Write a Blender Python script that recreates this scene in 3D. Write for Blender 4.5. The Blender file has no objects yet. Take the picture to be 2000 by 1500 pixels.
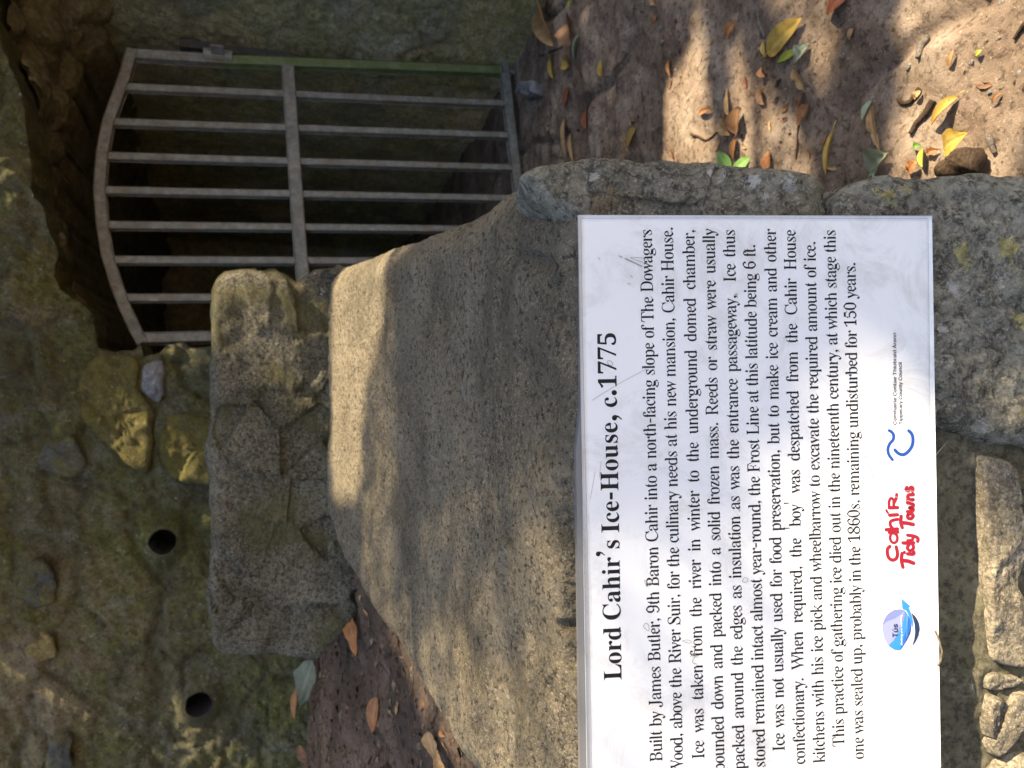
import bpy, math, random
import numpy as np
from mathutils import Vector, Matrix

R = math.radians
scene = bpy.context.scene
COL = scene.collection

# ------------------------------------------------------------------ camera, sky, sun, exposure
CAM_H = 1.09
PITCH = R(18.0)
FPX = 1444.0                                   # focal length in pixels of the 2000 x 1500 photograph
CAM = np.array([0.0, 0.0, CAM_H])
RIGHT = np.array([1.0, 0.0, 0.0])
UPV = np.array([0.0, math.sin(PITCH), math.cos(PITCH)])
FWD = np.array([0.0, math.cos(PITCH), -math.sin(PITCH)])

cam_data = bpy.data.cameras.new("camera")
cam_data.lens = 36.0 * FPX / 2000.0
cam_data.sensor_width = 36.0
cam_data.clip_start = 0.02
cam_data.clip_end = 500.0
cam_data.dof.use_dof = True
cam_data.dof.focus_distance = 0.83
cam_data.dof.aperture_fstop = 9.0
cam = bpy.data.objects.new("camera", cam_data)
COL.objects.link(cam)
# the photograph was taken with the phone on its side: image right is world down
cx, cy, cz = -UPV, RIGHT, -FWD
cam.matrix_world = Matrix(((cx[0], cy[0], cz[0], CAM[0]), (cx[1], cy[1], cz[1], CAM[1]),
                           (cx[2], cy[2], cz[2], CAM[2]), (0, 0, 0, 1)))
scene.camera = cam

SUN = np.array([0.62, -0.19, 0.765]); SUN /= np.linalg.norm(SUN)
SUN_EL = math.asin(SUN[2])
world = bpy.data.worlds.new("World")
scene.world = world
world.use_nodes = True
wn = world.node_tree
bg = wn.nodes["Background"]
sky = wn.nodes.new("ShaderNodeTexSky")
sky.sky_type = 'NISHITA'
sky.sun_disc = False
sky.sun_elevation = SUN_EL
sky.sun_rotation = math.atan2(SUN[0], SUN[1])
sky.air_density = 0.85
sky.dust_density = 4.0
sky.ozone_density = 1.2
wn.links.new(sky.outputs[0], bg.inputs[0])
bg.inputs[1].default_value = 0.13
sd = bpy.data.lights.new("sun", 'SUN')
sd.energy = 4.8
sd.angle = R(0.6)
sd.color = (1.0, 0.83, 0.58)
so = bpy.data.objects.new("sun", sd)
so.rotation_euler = Vector(SUN).to_track_quat('Z', 'Y').to_euler()
so.location = (6, -1, 9)
COL.objects.link(so)
scene.view_settings.view_transform = 'Standard'
scene.view_settings.look = 'None'
scene.view_settings.exposure = 1.68
scene.view_settings.gamma = 1.0
scene.cycles.max_bounces = 10
scene.cycles.diffuse_bounces = 8

# ------------------------------------------------------------------ pixels to places
def ray(ix, iy):
    du = (1500.0 - iy - 750.0) / FPX
    dv = (ix - 1000.0) / FPX
    return FWD + du * RIGHT - dv * UPV
def onY(ix, iy, Y):
    d = ray(ix, iy); return CAM + d * (Y / d[1])
def onZ(ix, iy, Z):
    d = ray(ix, iy); return CAM + d * ((Z - CAM_H) / d[2])
def onplane(ix, iy, P, n):
    d = ray(ix, iy); return CAM + d * (np.dot(P - CAM, n) / np.dot(d, n))
def to_px(P):
    q = np.asarray(P) - CAM
    dep = q @ FWD
    return 1000.0 - FPX * (q @ UPV) / dep, 750.0 - FPX * (q @ RIGHT) / dep

# ------------------------------------------------------------------ noise
def _hash(i, j, k, s):
    n = (i * 374761393 + j * 668265263 + k * 2147483647 % 1274126177 + k * 1103515245 + s * 974711) & 0xFFFFFFFF
    n = ((n ^ (n >> 13)) * 1274126177) & 0xFFFFFFFF
    n = ((n ^ (n >> 16)) * 2246822519) & 0xFFFFFFFF
    n = n ^ (n >> 15)
    return (n & 0xFFFFFF) / float(0xFFFFFF)
def vnoise(P, s=0):
    P = np.asarray(P, float)
    I = np.floor(P).astype(np.int64); F = P - I
    F = F * F * F * (F * (F * 6 - 15) + 10)
    r = 0
    for a in (0, 1):
        wa = F[..., 0] if a else 1 - F[..., 0]
        for b in (0, 1):
            wb = F[..., 1] if b else 1 - F[..., 1]
            for c in (0, 1):
                wc = F[..., 2] if c else 1 - F[..., 2]
                r = r + wa * wb * wc * _hash(I[..., 0] + a, I[..., 1] + b, I[..., 2] + c, s)
    return r
def fbm(P, octv=4, s=0, gain=0.5):
    P = np.asarray(P, float); t = 0; a = 1.0; n = 0
    for o in range(octv):
        t = t + a * (vnoise(P * (2.0 ** o) + 17.3 * o, s + o) - 0.5); n += a; a *= gain
    return t / n * 2
def voronoi(P, s=0):
    P = np.asarray(P, float); I = np.floor(P).astype(np.int64)
    f1 = np.full(P.shape[:-1], 9.0); f2 = f1.copy(); cid = np.zeros(P.shape[:-1])
    for a in (-1, 0, 1):
        for b in (-1, 0, 1):
            for c in (-1, 0, 1):
                i, j, k = I[..., 0] + a, I[..., 1] + b, I[..., 2] + c
                q = np.stack([i + _hash(i, j, k, s), j + _hash(i, j, k, s + 1), k + _hash(i, j, k, s + 2)], -1)
                d = np.linalg.norm(P - q, axis=-1)
                new = d < f1
                f2 = np.where(new, f1, np.minimum(f2, d))
                cid = np.where(new, _hash(i, j, k, s + 7), cid)
                f1 = np.where(new, d, f1)
    return f1, f2, cid
def sstep(a, b, x):
    t = np.clip((x - a) / (b - a), 0, 1); return t * t * (3 - 2 * t)

# ------------------------------------------------------------------ objects
def empty(name, loc, label, cat, group=None):
    o = bpy.data.objects.new(name, None); o.empty_display_size = 0.05
    o.location = loc; COL.objects.link(o); tag(o, label, cat, group); return o
def tag(o, label=None, cat=None, group=None, kind=None):
    if label: o['label'] = label
    if cat: o['category'] = cat
    if group: o['group'] = group
    if kind: o['kind'] = kind
    return o
def wloc(o):
    l = np.zeros(3)
    while o is not None:
        l = l + np.array(o.location); o = o.parent
    return l
def obj(name, verts, faces, mat, parent=None, smooth=True, loc=None, attr=None, mats=None, mi=None):
    """one mesh object; verts in world coordinates"""
    verts = np.asarray(verts, float)
    base = wloc(parent) if parent is not None else (np.array(loc, float) if loc is not None else np.zeros(3))
    me = bpy.data.meshes.new(name)
    me.from_pydata((verts - base).tolist(), [], [tuple(int(i) for i in f) for f in faces])
    for m in (mats or [mat]): me.materials.append(m)
    if mi is not None: me.polygons.foreach_set('material_index', np.asarray(mi, np.int32))
    if smooth: me.polygons.foreach_set('use_smooth', np.ones(len(me.polygons), bool))
    if attr:
        for k, v in attr.items():
            a = me.attributes.new(k, 'FLOAT', 'POINT'); a.data.foreach_set('value', np.asarray(v, np.float32))
    me.update()
    o = bpy.data.objects.new(name, me); COL.objects.link(o)
    if parent is not None: o.parent = parent
    elif loc is not None: o.location = loc
    return o
def grid_faces(nu, nv, keep=None):
    i = np.arange(nu - 1)[:, None] * nv + np.arange(nv - 1)[None, :]
    f = np.stack([i, i + nv, i + nv + 1, i + 1], -1)
    if keep is not None: return f[keep].reshape(-1, 4)
    return f.reshape(-1, 4)
class MB:
    def __init__(s): s.v = []; s.f = []; s.m = []
    def add(s, v, f, m=0):
        n = len(s.v); s.v += [tuple(p) for p in v]; s.f += [tuple(i + n for i in q) for q in f]; s.m += [m] * len(f)
    def build(s, name, mat, parent=None, **k):
        return obj(name, np.array(s.v), s.f, mat, parent, mi=s.m if k.get('mats') else None, **k)
def bar_mesh(mb, pts, half_w, half_t, nrm, m=0):
    """rectangular bar swept along pts; nrm = face normal of the gate plane; mitred"""
    pts = [np.array(p, float) for p in pts]; ring = []
    n = len(pts); nrm = np.array(nrm)
    for i, p in enumerate(pts):
        d0 = pts[i] - pts[i - 1] if i else pts[1] - pts[0]
        d1 = pts[i + 1] - pts[i] if i < n - 1 else d0
        d0 = d0 / np.linalg.norm(d0); d1 = d1 / np.linalg.norm(d1)
        t = d0 + d1; t /= np.linalg.norm(t)
        sd_ = np.cross(t, nrm); sd_ /= np.linalg.norm(sd_)
        k = 1 / max(0.4, np.dot(t, d0))
        b = min(half_w, half_t) * 0.18
        for (a, c) in ((-1, -1), (1, -1), (1, 1), (-1, 1)):
            for (aa, cc) in (((a, c * (1 - b / half_t)), (a * (1 - b / half_w), c)) if a * c < 0 else ((a * (1 - b / half_w), c), (a, c * (1 - b / half_t)))):
                ring.append(p + sd_ * aa * half_w * k + nrm * cc * half_t)
    f = []
    for i in range(n - 1):
        for j in range(8):
            f.append((i * 8 + j, i * 8 + (j + 1) % 8, i * 8 + 8 + (j + 1) % 8, i * 8 + 8 + j))
    f.append(tuple(range(7, -1, -1))); f.append(tuple((n - 1) * 8 + j for j in range(8)))
    mb.add(ring, f, m)
def tube(mb, pts, rad, k=6, m=0):
    pts = [np.array(p, float) for p in pts]; n = len(pts); v = []; f = []
    for i, p in enumerate(pts):
        d = pts[min(i + 1, n - 1)] - pts[max(i - 1, 0)]; d /= np.linalg.norm(d) + 1e-9
        a = np.cross(d, [0.31, 0.2, 0.93]); a /= np.linalg.norm(a); b = np.cross(d, a)
        r = rad[i] if hasattr(rad, '__len__') else rad
        for j in range(k):
            t = 2 * math.pi * j / k; v.append(p + r * (a * math.cos(t) + b * math.sin(t)))
    for i in range(n - 1):
        for j in range(k): f.append((i * k + j, i * k + (j + 1) % k, i * k + k + (j + 1) % k, i * k + k + j))
    f.append(tuple(range(k - 1, -1, -1))); f.append(tuple((n - 1) * k + j for j in range(k)))
    mb.add(v, f, m)
def resample(poly, d, closed=True):
    poly = [np.array(p, float) for p in poly]; out = []
    n = len(poly)
    for i in range(n if closed else n - 1):
        a, b = poly[i], poly[(i + 1) % n]; k = max(1, int(np.linalg.norm(b - a) / d + 0.5))
        for j in range(k): out.append(a + (b - a) * j / k)
    if not closed: out.append(poly[-1])
    return np.array(out)
def in_poly(x, y, poly):
    r = np.zeros(np.shape(x), bool)
    for (x0, y0), (x1, y1) in zip(poly, list(poly[1:]) + [poly[0]]):
        c = ((y0 > y) != (y1 > y))
        with np.errstate(divide='ignore', invalid='ignore'):
            r ^= c & (x < (x1 - x0) * (y - y0) / (y1 - y0 if y1 != y0 else 1e-9) + x0)
    return r
def pillow(name, poly, depth, nrm, mat, parent=None, res=0.006, bulge=0.03, edge=0.03, rough=0.008, seed=0, freq=18.0, jag=0.004, loc=None, facet=0.0, back=1.0):
    """a stone: closed outline (world points, roughly planar) blown up towards nrm and carried back by depth"""
    nrm = np.array(nrm, float); P = resample(poly, res)
    c = P.mean(0)
    for _ in range(2): P = 0.25 * np.roll(P, 1, 0) + 0.5 * P + 0.25 * np.roll(P, -1, 0)
    rad = np.linalg.norm(P - c, axis=1); n = len(P)
    outd = (P - c) / rad[:, None]
    P = P + outd * (fbm(P * 22 + seed, 4, seed) * jag)[:, None]
    nr = max(6, int(np.median(rad) / res)); rings = []; hs = []
    ks = [1 - (i / nr) for i in range(nr)]
    back_steps = max(3, int(depth / (res * 2)))
    V = []
    for i in range(back_steps, 0, -1):
        t = i / back_steps
        V.append(P - nrm * depth * t - outd * (edge * 0.35 * t * back))
    for k in ks:
        Q = c + (P - c) * k
        dist = np.minimum(rad * (1 - k), 9)
        e = np.clip(dist / edge, 0, 1)
        h = bulge * np.sqrt(1 - (1 - e) ** 2)
        V.append(Q + nrm * h[:, None])
    V = np.array(V); A = V.reshape(-1, 3)
    d = fbm(A * freq + seed * 3.1, 5, seed, 0.55) * rough
    if facet:
        f1, f2, cid = voronoi(A * 9 + seed, seed); d += facet * (cid - 0.5) + facet * 0.6 * (fbm(A * 6 + seed, 2, seed + 3))
    d += fbm(A * freq * 5 + seed, 4, seed + 5, .6) * rough * .35
    nn = np.repeat(np.concatenate([np.repeat((outd * 0.9)[None], back_steps, 0), np.repeat((np.ones_like(outd) * nrm)[None], nr, 0)]), 1, 0).reshape(-1, 3)
    A = A + nn * d[:, None]
    m = len(V); A = np.vstack([A, (A[-n:].mean(0))])
    F = []
    for i in range(m - 1):
        for j in range(n): F.append((i * n + j, i * n + (j + 1) % n, (i + 1) * n + (j + 1) % n, (i + 1) * n + j))
    for j in range(n): F.append(((m - 1) * n + j, (m - 1) * n + (j + 1) % n, m * n))
    return obj(name, A, F, mat, parent, loc=loc)

# ------------------------------------------------------------------ materials
class NT:
    def __init__(s, name):
        s.m = bpy.data.materials.new(name); s.m.use_nodes = True; s.t = s.m.node_tree
        s.b = s.t.nodes["Principled BSDF"]; s.co = s.n("ShaderNodeTexCoord").outputs['Object']
    def n(s, ty, **k):
        o = s.t.nodes.new(ty)
        for a, v in k.items(): setattr(o, a, v)
        return o
    def l(s, a, b): s.t.links.new(a, b)
    def noise(s, scale, detail=6, rough=0.55, dist=0.0, stretch=None, off=None):
        co = s.co
        if stretch or off:
            mp = s.n("ShaderNodeMapping"); s.l(co, mp.inputs[0])
            if stretch: mp.inputs['Scale'].default_value = stretch
            if off: mp.inputs['Location'].default_value = off
            co = mp.outputs[0]
        o = s.n("ShaderNodeTexNoise"); s.l(co, o.inputs['Vector'])
        o.inputs['Scale'].default_value = scale; o.inputs['Detail'].default_value = detail
        o.inputs['Roughness'].default_value = rough; o.inputs['Distortion'].default_value = dist
        return o.outputs['Fac']
    def vor(s, scale, feature='F1', out='Distance'):
        o = s.n("ShaderNodeTexVoronoi", feature=feature); s.l(s.co, o.inputs['Vector']); o.inputs['Scale'].default_value = scale
        return o.outputs[out]
    def ramp(s, fac, stops, interp='LINEAR'):
        o = s.n("ShaderNodeValToRGB"); s.l(fac, o.inputs[0]); o.color_ramp.interpolation = interp
        e = o.color_ramp.elements
        while len(e) < len(stops): e.new(0.5)
        for x, (p, c) in zip(e, stops):
            x.position = p; x.color = (c, c, c, 1) if not hasattr(c, '__len__') else (*c, 1)
        return o.outputs[0]
    def mix(s, fac, a, b, mode='MIX'):
        o = s.n("ShaderNodeMix", data_type='RGBA', blend_type=mode)
        for sock, v in ((o.inputs[0], fac), (o.inputs[6], a), (o.inputs[7], b)):
            if hasattr(v, 'is_output'): s.l(v, sock)
            elif hasattr(v, '__len__'): sock.default_value = (*v, 1)
            else: sock.default_value = v
        return o.outputs[2]
    def math(s, op, a, b=0.0):
        o = s.n("ShaderNodeMath", operation=op)
        for i, v in enumerate((a, b)):
            if hasattr(v, 'is_output'): s.l(v, o.inputs[i])
            else: o.inputs[i].default_value = v
        return o.outputs[0]
    def attr(s, name): return s.n("ShaderNodeAttribute", attribute_name=name).outputs['Fac']
    def bump(s, h, strength=0.5, dist=0.01, prev=None):
        o = s.n("ShaderNodeBump"); o.inputs['Strength'].default_value = strength; o.inputs['Distance'].default_value = dist
        s.l(h, o.inputs['Height'])
        if prev is not None: s.l(prev, o.inputs['Normal'])
        return o.outputs[0]
    def done(s, col, rough=0.9, normal=None, spec=0.3):
        if hasattr(col, 'is_output'): s.l(col, s.b.inputs['Base Color'])
        else: s.b.inputs['Base Color'].default_value = (*col, 1)
        if hasattr(rough, 'is_output'): s.l(rough, s.b.inputs['Roughness'])
        else: s.b.inputs['Roughness'].default_value = rough
        s.b.inputs['Specular IOR Level'].default_value = spec
        if normal is not None: s.l(normal, s.b.inputs['Normal'])
        return s.m

def m_concrete():
    t = NT("gritty_concrete")
    c = t.ramp(t.noise(6, 8, .62, .3), [(.3, (.175, .142, .09)), (.5, (.295, .243, .158)), (.7, (.41, .345, .235))])
    g = t.noise(300, 3, .6); g2 = t.noise(120, 5, .72)
    gm = t.ramp(t.noise(5.5, 6, .7, off=(7, 2, 1)), [(.38, .15), (.62, 1)])
    c = t.mix(t.math('MULTIPLY', t.ramp(g, [(.44, 0), (.66, .9)]), gm), c, (.44, .385, .28))
    c = t.mix(t.ramp(g2, [(.36, .9), (.50, 0)]), c, (.042, .036, .025))
    c = t.mix(t.ramp(t.noise(175, 5, .8), [(.55, 0), (.66, .85)]), c, (.52, .47, .37))
    v = t.vor(190)
    c = t.mix(t.ramp(v, [(.12, .75), (.24, 0)]), c, (.55, .51, .42))
    c = t.mix(t.ramp(t.noise(13, 9, .78, .6), [(.60, 0), (.68, .6)]), c, (.52, .50, .45))
    c = t.mix(t.ramp(t.noise(3.1, 8, .74, .6), [(.48, 0), (.66, .75)]), c, (.10, .092, .068))
    c = t.mix(t.ramp(t.noise(21, 9, .8, .7, off=(3, 3, 3)), [(.60, 0), (.70, .6)]), c, (.06, .055, .042))
    n = t.bump(t.noise(75, 8, .8), 1.0, .018); n = t.bump(g2, 1.0, .007, n); n = t.bump(g, 1.0, .004, n); n = t.bump(v, .6, .002, n)
    return t.done(c, .95, n, .12)
def m_greystone(name="lichen_grey_stone", spots=(), white=()):
    t = NT(name)
    c = t.ramp(t.noise(9, 9, .68, .5), [(.28, (.09, .085, .07)), (.44, (.28, .265, .21)), (.60, (.48, .455, .36)), (.78, (.64, .61, .50))])
    c = t.mix(t.ramp(t.noise(5, 6, .6, .3, off=(1.3, .6, 2)), [(.48, 0), (.62, .55)]), c, (.30, .26, .13))
    c = t.mix(t.ramp(t.noise(75, 8, .78, .4), [(.40, .85), (.55, 0)]), c, (.05, .048, .038))
    c = t.mix(t.ramp(t.noise(300, 3, .65), [(.52, 0), (.70, .75)]), c, (.55, .52, .43))
    c = t.mix(t.ramp(t.noise(38, 9, .8, .5), [(.60, 0), (.65, .85)]), c, (.68, .68, .64))
    c = t.mix(t.ramp(t.noise(9, 8, .72, .5, off=(.35, .2, .1)), [(.66, 0), (.70, .7)]), c, (.50, .42, .16))
    for lst, col, k in ((spots, ((.30, .25, .09), (.66, .58, .25)), 1.0), (white, ((.42, .42, .39), (.74, .74, .71)), .9)):
        for (p, r) in lst:
            d = t.n("ShaderNodeVectorMath", operation='DISTANCE'); t.l(t.co, d.inputs[0]); d.inputs[1].default_value = p
            e = t.math('ADD', t.math('DIVIDE', d.outputs['Value'], r), t.math('MULTIPLY', t.noise(55, 8, .78, .8), 5.0))
            c = t.mix(t.math('MULTIPLY', t.math('LESS_THAN', e, 3.05), k), c, t.ramp(t.noise(80, 7, .75), [(.3, col[0]), (.6, col[1])]))
    n = t.bump(t.noise(45, 9, .78), 1.0, .02); n = t.bump(t.noise(170, 5, .75), 1.0, .006, n)
    return t.done(c, .92, n, .2)
def m_block():
    t = NT("weathered_block_stone")
    c = t.ramp(t.noise(8, 9, .65, .4), [(.3, (.10, .09, .06)), (.5, (.20, .18, .125)), (.7, (.32, .29, .21))])
    c = t.mix(t.ramp(t.noise(110, 6, .75), [(.40, .8), (.55, 0)]), c, (.035, .033, .027))
    c = t.mix(t.ramp(t.noise(220, 3, .6), [(.55, 0), (.7, .6)]), c, (.36, .34, .28))
    c = t.mix(t.ramp(t.noise(22, 9, .78, .5), [(.62, 0), (.67, .75)]), c, (.50, .48, .44))
    c = t.mix(t.ramp(t.noise(6, 5, .6, off=(.2, .9, .4)), [(.50, 0), (.62, .65)]), c, (.12, .11, .045))
    n = t.bump(t.noise(40, 9, .75), 1.0, .02); n = t.bump(t.noise(150, 5, .7), .8, .005, n)
    return t.done(c, .93, n, .15)
def m_yellow_lichen():
    t = NT("yellow_lichen")
    c = t.ramp(t.noise(70, 6, .7), [(.3, (.20, .16, .05)), (.55, (.50, .42, .15)), (.75, (.66, .58, .30))])
    return t.done(c, .95, t.bump(t.noise(160, 5, .7), .8, .004), .1)
def m_sandstone():
    t = NT("tan_rough_stone")
    c = t.ramp(t.noise(14, 7, .6, .3), [(.3, (.12, .10, .07)), (.5, (.25, .215, .15)), (.72, (.40, .35, .25))])
    c = t.mix(t.ramp(t.noise(190, 4, .7), [(.42, .7), (.56, 0)]), c, (.07, .06, .045))
    c = t.mix(t.ramp(t.noise(330, 3, .6), [(.55, 0), (.72, .6)]), c, (.5, .45, .36))
    n = t.bump(t.noise(60, 7, .7), .8, .008); n = t.bump(t.noise(260, 3, .6), .6, .002, n)
    return t.done(c, .93, n, .2)
def m_mortar():
    t = NT("dark_mortar")
    c = t.ramp(t.noise(15, 9, .75), [(.3, (.10, .092, .058)), (.55, (.25, .225, .15)), (.75, (.42, .385, .28))])
    c = t.mix(t.ramp(t.noise(8, 6, .7), [(.5, 0), (.65, .5)]), c, (.13, .13, .055))
    c = t.mix(t.ramp(t.noise(90, 7, .75), [(.4, .7), (.54, 0)]), c, (.045, .042, .034))
    n = t.bump(t.noise(50, 9, .78), 1.0, .016)
    return t.done(c, .95, n, .15)
def m_mosswall(name="mossy_rubble", k=1.0, green=1.0):
    t = NT(name); K = lambda *c: tuple(min(.9, x * k) for x in c)
    cell = t.attr("cell")
    stone = t.ramp(cell, [(.0, K(.11, .115, .095)), (.35, K(.17, .155, .10)), (.65, K(.22, .18, .10)), (.85, K(.14, .145, .115)), (1, K(.20, .18, .13))])
    stone = t.mix(t.ramp(t.noise(24, 9, .72), [(.36, .85), (.6, 0)]), stone, K(.05, .045, .03))
    moss = t.ramp(t.noise(40, 9, .75), [(.3, K(.036, .037, .011)), (.55, K(.125, .126, .030)), (.78, K(.235, .23, .08))])
    f = t.ramp(t.noise(3.2, 9, .78, .6), [(.40, .1), (.58, .85 * green)])
    c = t.mix(f, stone, moss)
    c = t.mix(t.ramp(t.noise(4.5, 9, .74, .6, off=(2, 1, 3)), [(.56, 0), (.70, .75)]), c, K(.20, .20, .165))
    c = t.mix(t.ramp(t.noise(1.7, 8, .75, .6, off=(8, 3, 1)), [(.54, 0), (.66, .7)]), c, K(.20, .155, .11))
    c = t.mix(t.ramp(t.noise(52, 7, .75), [(.60, 0), (.69, .85)]), c, K(.42, .41, .33))
    c = t.mix(t.ramp(t.noise(2.3, 7, .7, .3, off=(5, 1, 1)), [(.5, 0), (.66, .65)]), c, K(.065, .055, .034))
    c = t.mix(t.ramp(t.noise(95, 7, .78, .4), [(.36, .8), (.5, 0)]), c, K(.03, .028, .014))
    c = t.mix(t.ramp(t.noise(30, 9, .8, .8, off=(1, 7, 2)), [(.60, 0), (.66, .6)]), c, K(.36, .35, .26))
    c = t.mix(t.ramp(t.attr("joint"), [(.0, .35), (.12, 0)]), c, K(.05, .045, .025))
    n = t.bump(t.noise(28, 9, .8), 1.0, .05); n = t.bump(t.noise(110, 6, .78), 1.0, .014, n)
    return t.done(c, .9, n, .2)
def m_plain_stone(name, stops, sc=20, moss=0.0):
    t = NT(name)
    c = t.ramp(t.noise(sc, 8, .65, .3), stops)
    c = t.mix(t.ramp(t.noise(sc * 7, 5, .7), [(.42, .6), (.56, 0)]), c, tuple(x * .35 for x in stops[1][1]))
    if moss:
        c = t.mix(t.ramp(t.noise(7, 9, .78, .6), [(.42, 0), (.60, moss)]), c, t.ramp(t.noise(45, 8, .75), [(.3, (.06, .05, .012)), (.6, (.20, .17, .04))]))
        c = t.mix(t.ramp(t.noise(55, 7, .75), [(.62, 0), (.72, .7)]), c, (.45, .43, .34))
    n = t.bump(t.noise(40, 8, .75), 1.0, .02)
    return t.done(c, .9, n, .2)
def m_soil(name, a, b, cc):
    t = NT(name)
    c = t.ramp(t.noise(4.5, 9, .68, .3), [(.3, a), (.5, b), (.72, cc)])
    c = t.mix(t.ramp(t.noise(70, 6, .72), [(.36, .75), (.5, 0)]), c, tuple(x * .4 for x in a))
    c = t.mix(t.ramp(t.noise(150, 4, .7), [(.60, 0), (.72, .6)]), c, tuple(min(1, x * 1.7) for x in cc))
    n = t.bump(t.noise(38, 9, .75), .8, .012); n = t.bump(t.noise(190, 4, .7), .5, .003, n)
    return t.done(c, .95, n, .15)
def m_metal(name, tint=(.225, .22, .19), moss=0.0):
    t = NT(name)
    c = t.ramp(t.noise(30, 8, .7), [(.3, tuple(x * .55 for x in tint)), (.55, tint), (.78, tuple(min(1, x * 1.6) for x in tint))])
    c = t.mix(t.ramp(t.noise(9, 6, .7), [(.50, 0), (.66, .6)]), c, (.17, .11, .06))
    c = t.mix(t.ramp(t.noise(60, 7, .78), [(.36, .6), (.46, 0)]), c, (.12, .11, .09))
    c = t.mix(t.ramp(t.noise(140, 4, .7), [(.64, 0), (.74, .45)]), c, (.5, .5, .46))
    if moss: c = t.mix(t.ramp(t.noise(14, 7, .7), [(.3, moss), (.75, moss * .4)]), c, (.10, .14, .03))
    t.b.inputs['Metallic'].default_value = .25
    return t.done(c, .62, t.bump(t.noise(120, 5, .7), .4, .002), .4)
def m_leaf(name, col, col2, spots=(.10, .05, .02)):
    t = NT(name)
    c = t.ramp(t.noise(38, 6, .65, .5), [(.3, col2), (.6, col)])
    c = t.mix(t.ramp(t.noise(120, 4, .7), [(.62, 0), (.70, .7)]), c, spots)
    c = t.mix(t.ramp(t.attr("rib"), [(.0, .0), (1, .55)]), c, tuple(min(1, x * 1.35 + .03) for x in col))
    m = t.done(c, .55, t.bump(t.noise(90, 5, .6), .35, .002), .35)
    t.b.inputs['Subsurface Weight'].default_value = 0.0
    tr = t.n("ShaderNodeBsdfTranslucent"); t.l(c, tr.inputs[0])
    ms = t.n("ShaderNodeMixShader"); ms.inputs[0].default_value = .22
    t.l(t.b.outputs[0], ms.inputs[1]); t.l(tr.outputs[0], ms.inputs[2])
    t.l(ms.outputs[0], t.t.nodes['Material Output'].inputs[0])
    return m
def m_flat(name, col, rough=.5, spec=.4):
    t = NT(name)
    c = t.mix(t.ramp(t.noise(160, 5, .7), [(.45, .22), (.62, 0)]), col, tuple(min(1, x * .8 + .04) for x in col))
    return t.done(c, rough, None, spec)
def m_panel():
    t = NT("white_weathered_panel")
    c = t.ramp(t.noise(6, 6, .6), [(.3, (.715, .735, .75)), (.7, (.775, .79, .80))])
    c = t.mix(t.ramp(t.noise(14, 9, .78, .8), [(.50, 0), (.68, .52)]), c, (.46, .46, .44))
    c = t.mix(t.ramp(t.noise(26, 7, .75, .4, stretch=(.35, 1, 1.6)), [(.60, 0), (.72, .25)]), c, (.40, .385, .36))
    c = t.mix(t.ramp(t.noise(130, 4, .7), [(.70, 0), (.76, .5)]), c, (.33, .32, .30))
    n = t.bump(t.noise(9, 3, .5), .12, .01); n = t.bump(t.noise(300, 2, .5), .05, .001, n)
    return t.done(c, t.ramp(t.noise(18, 6, .7), [(.3, .42), (.7, .62)]), n, .45)

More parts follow.
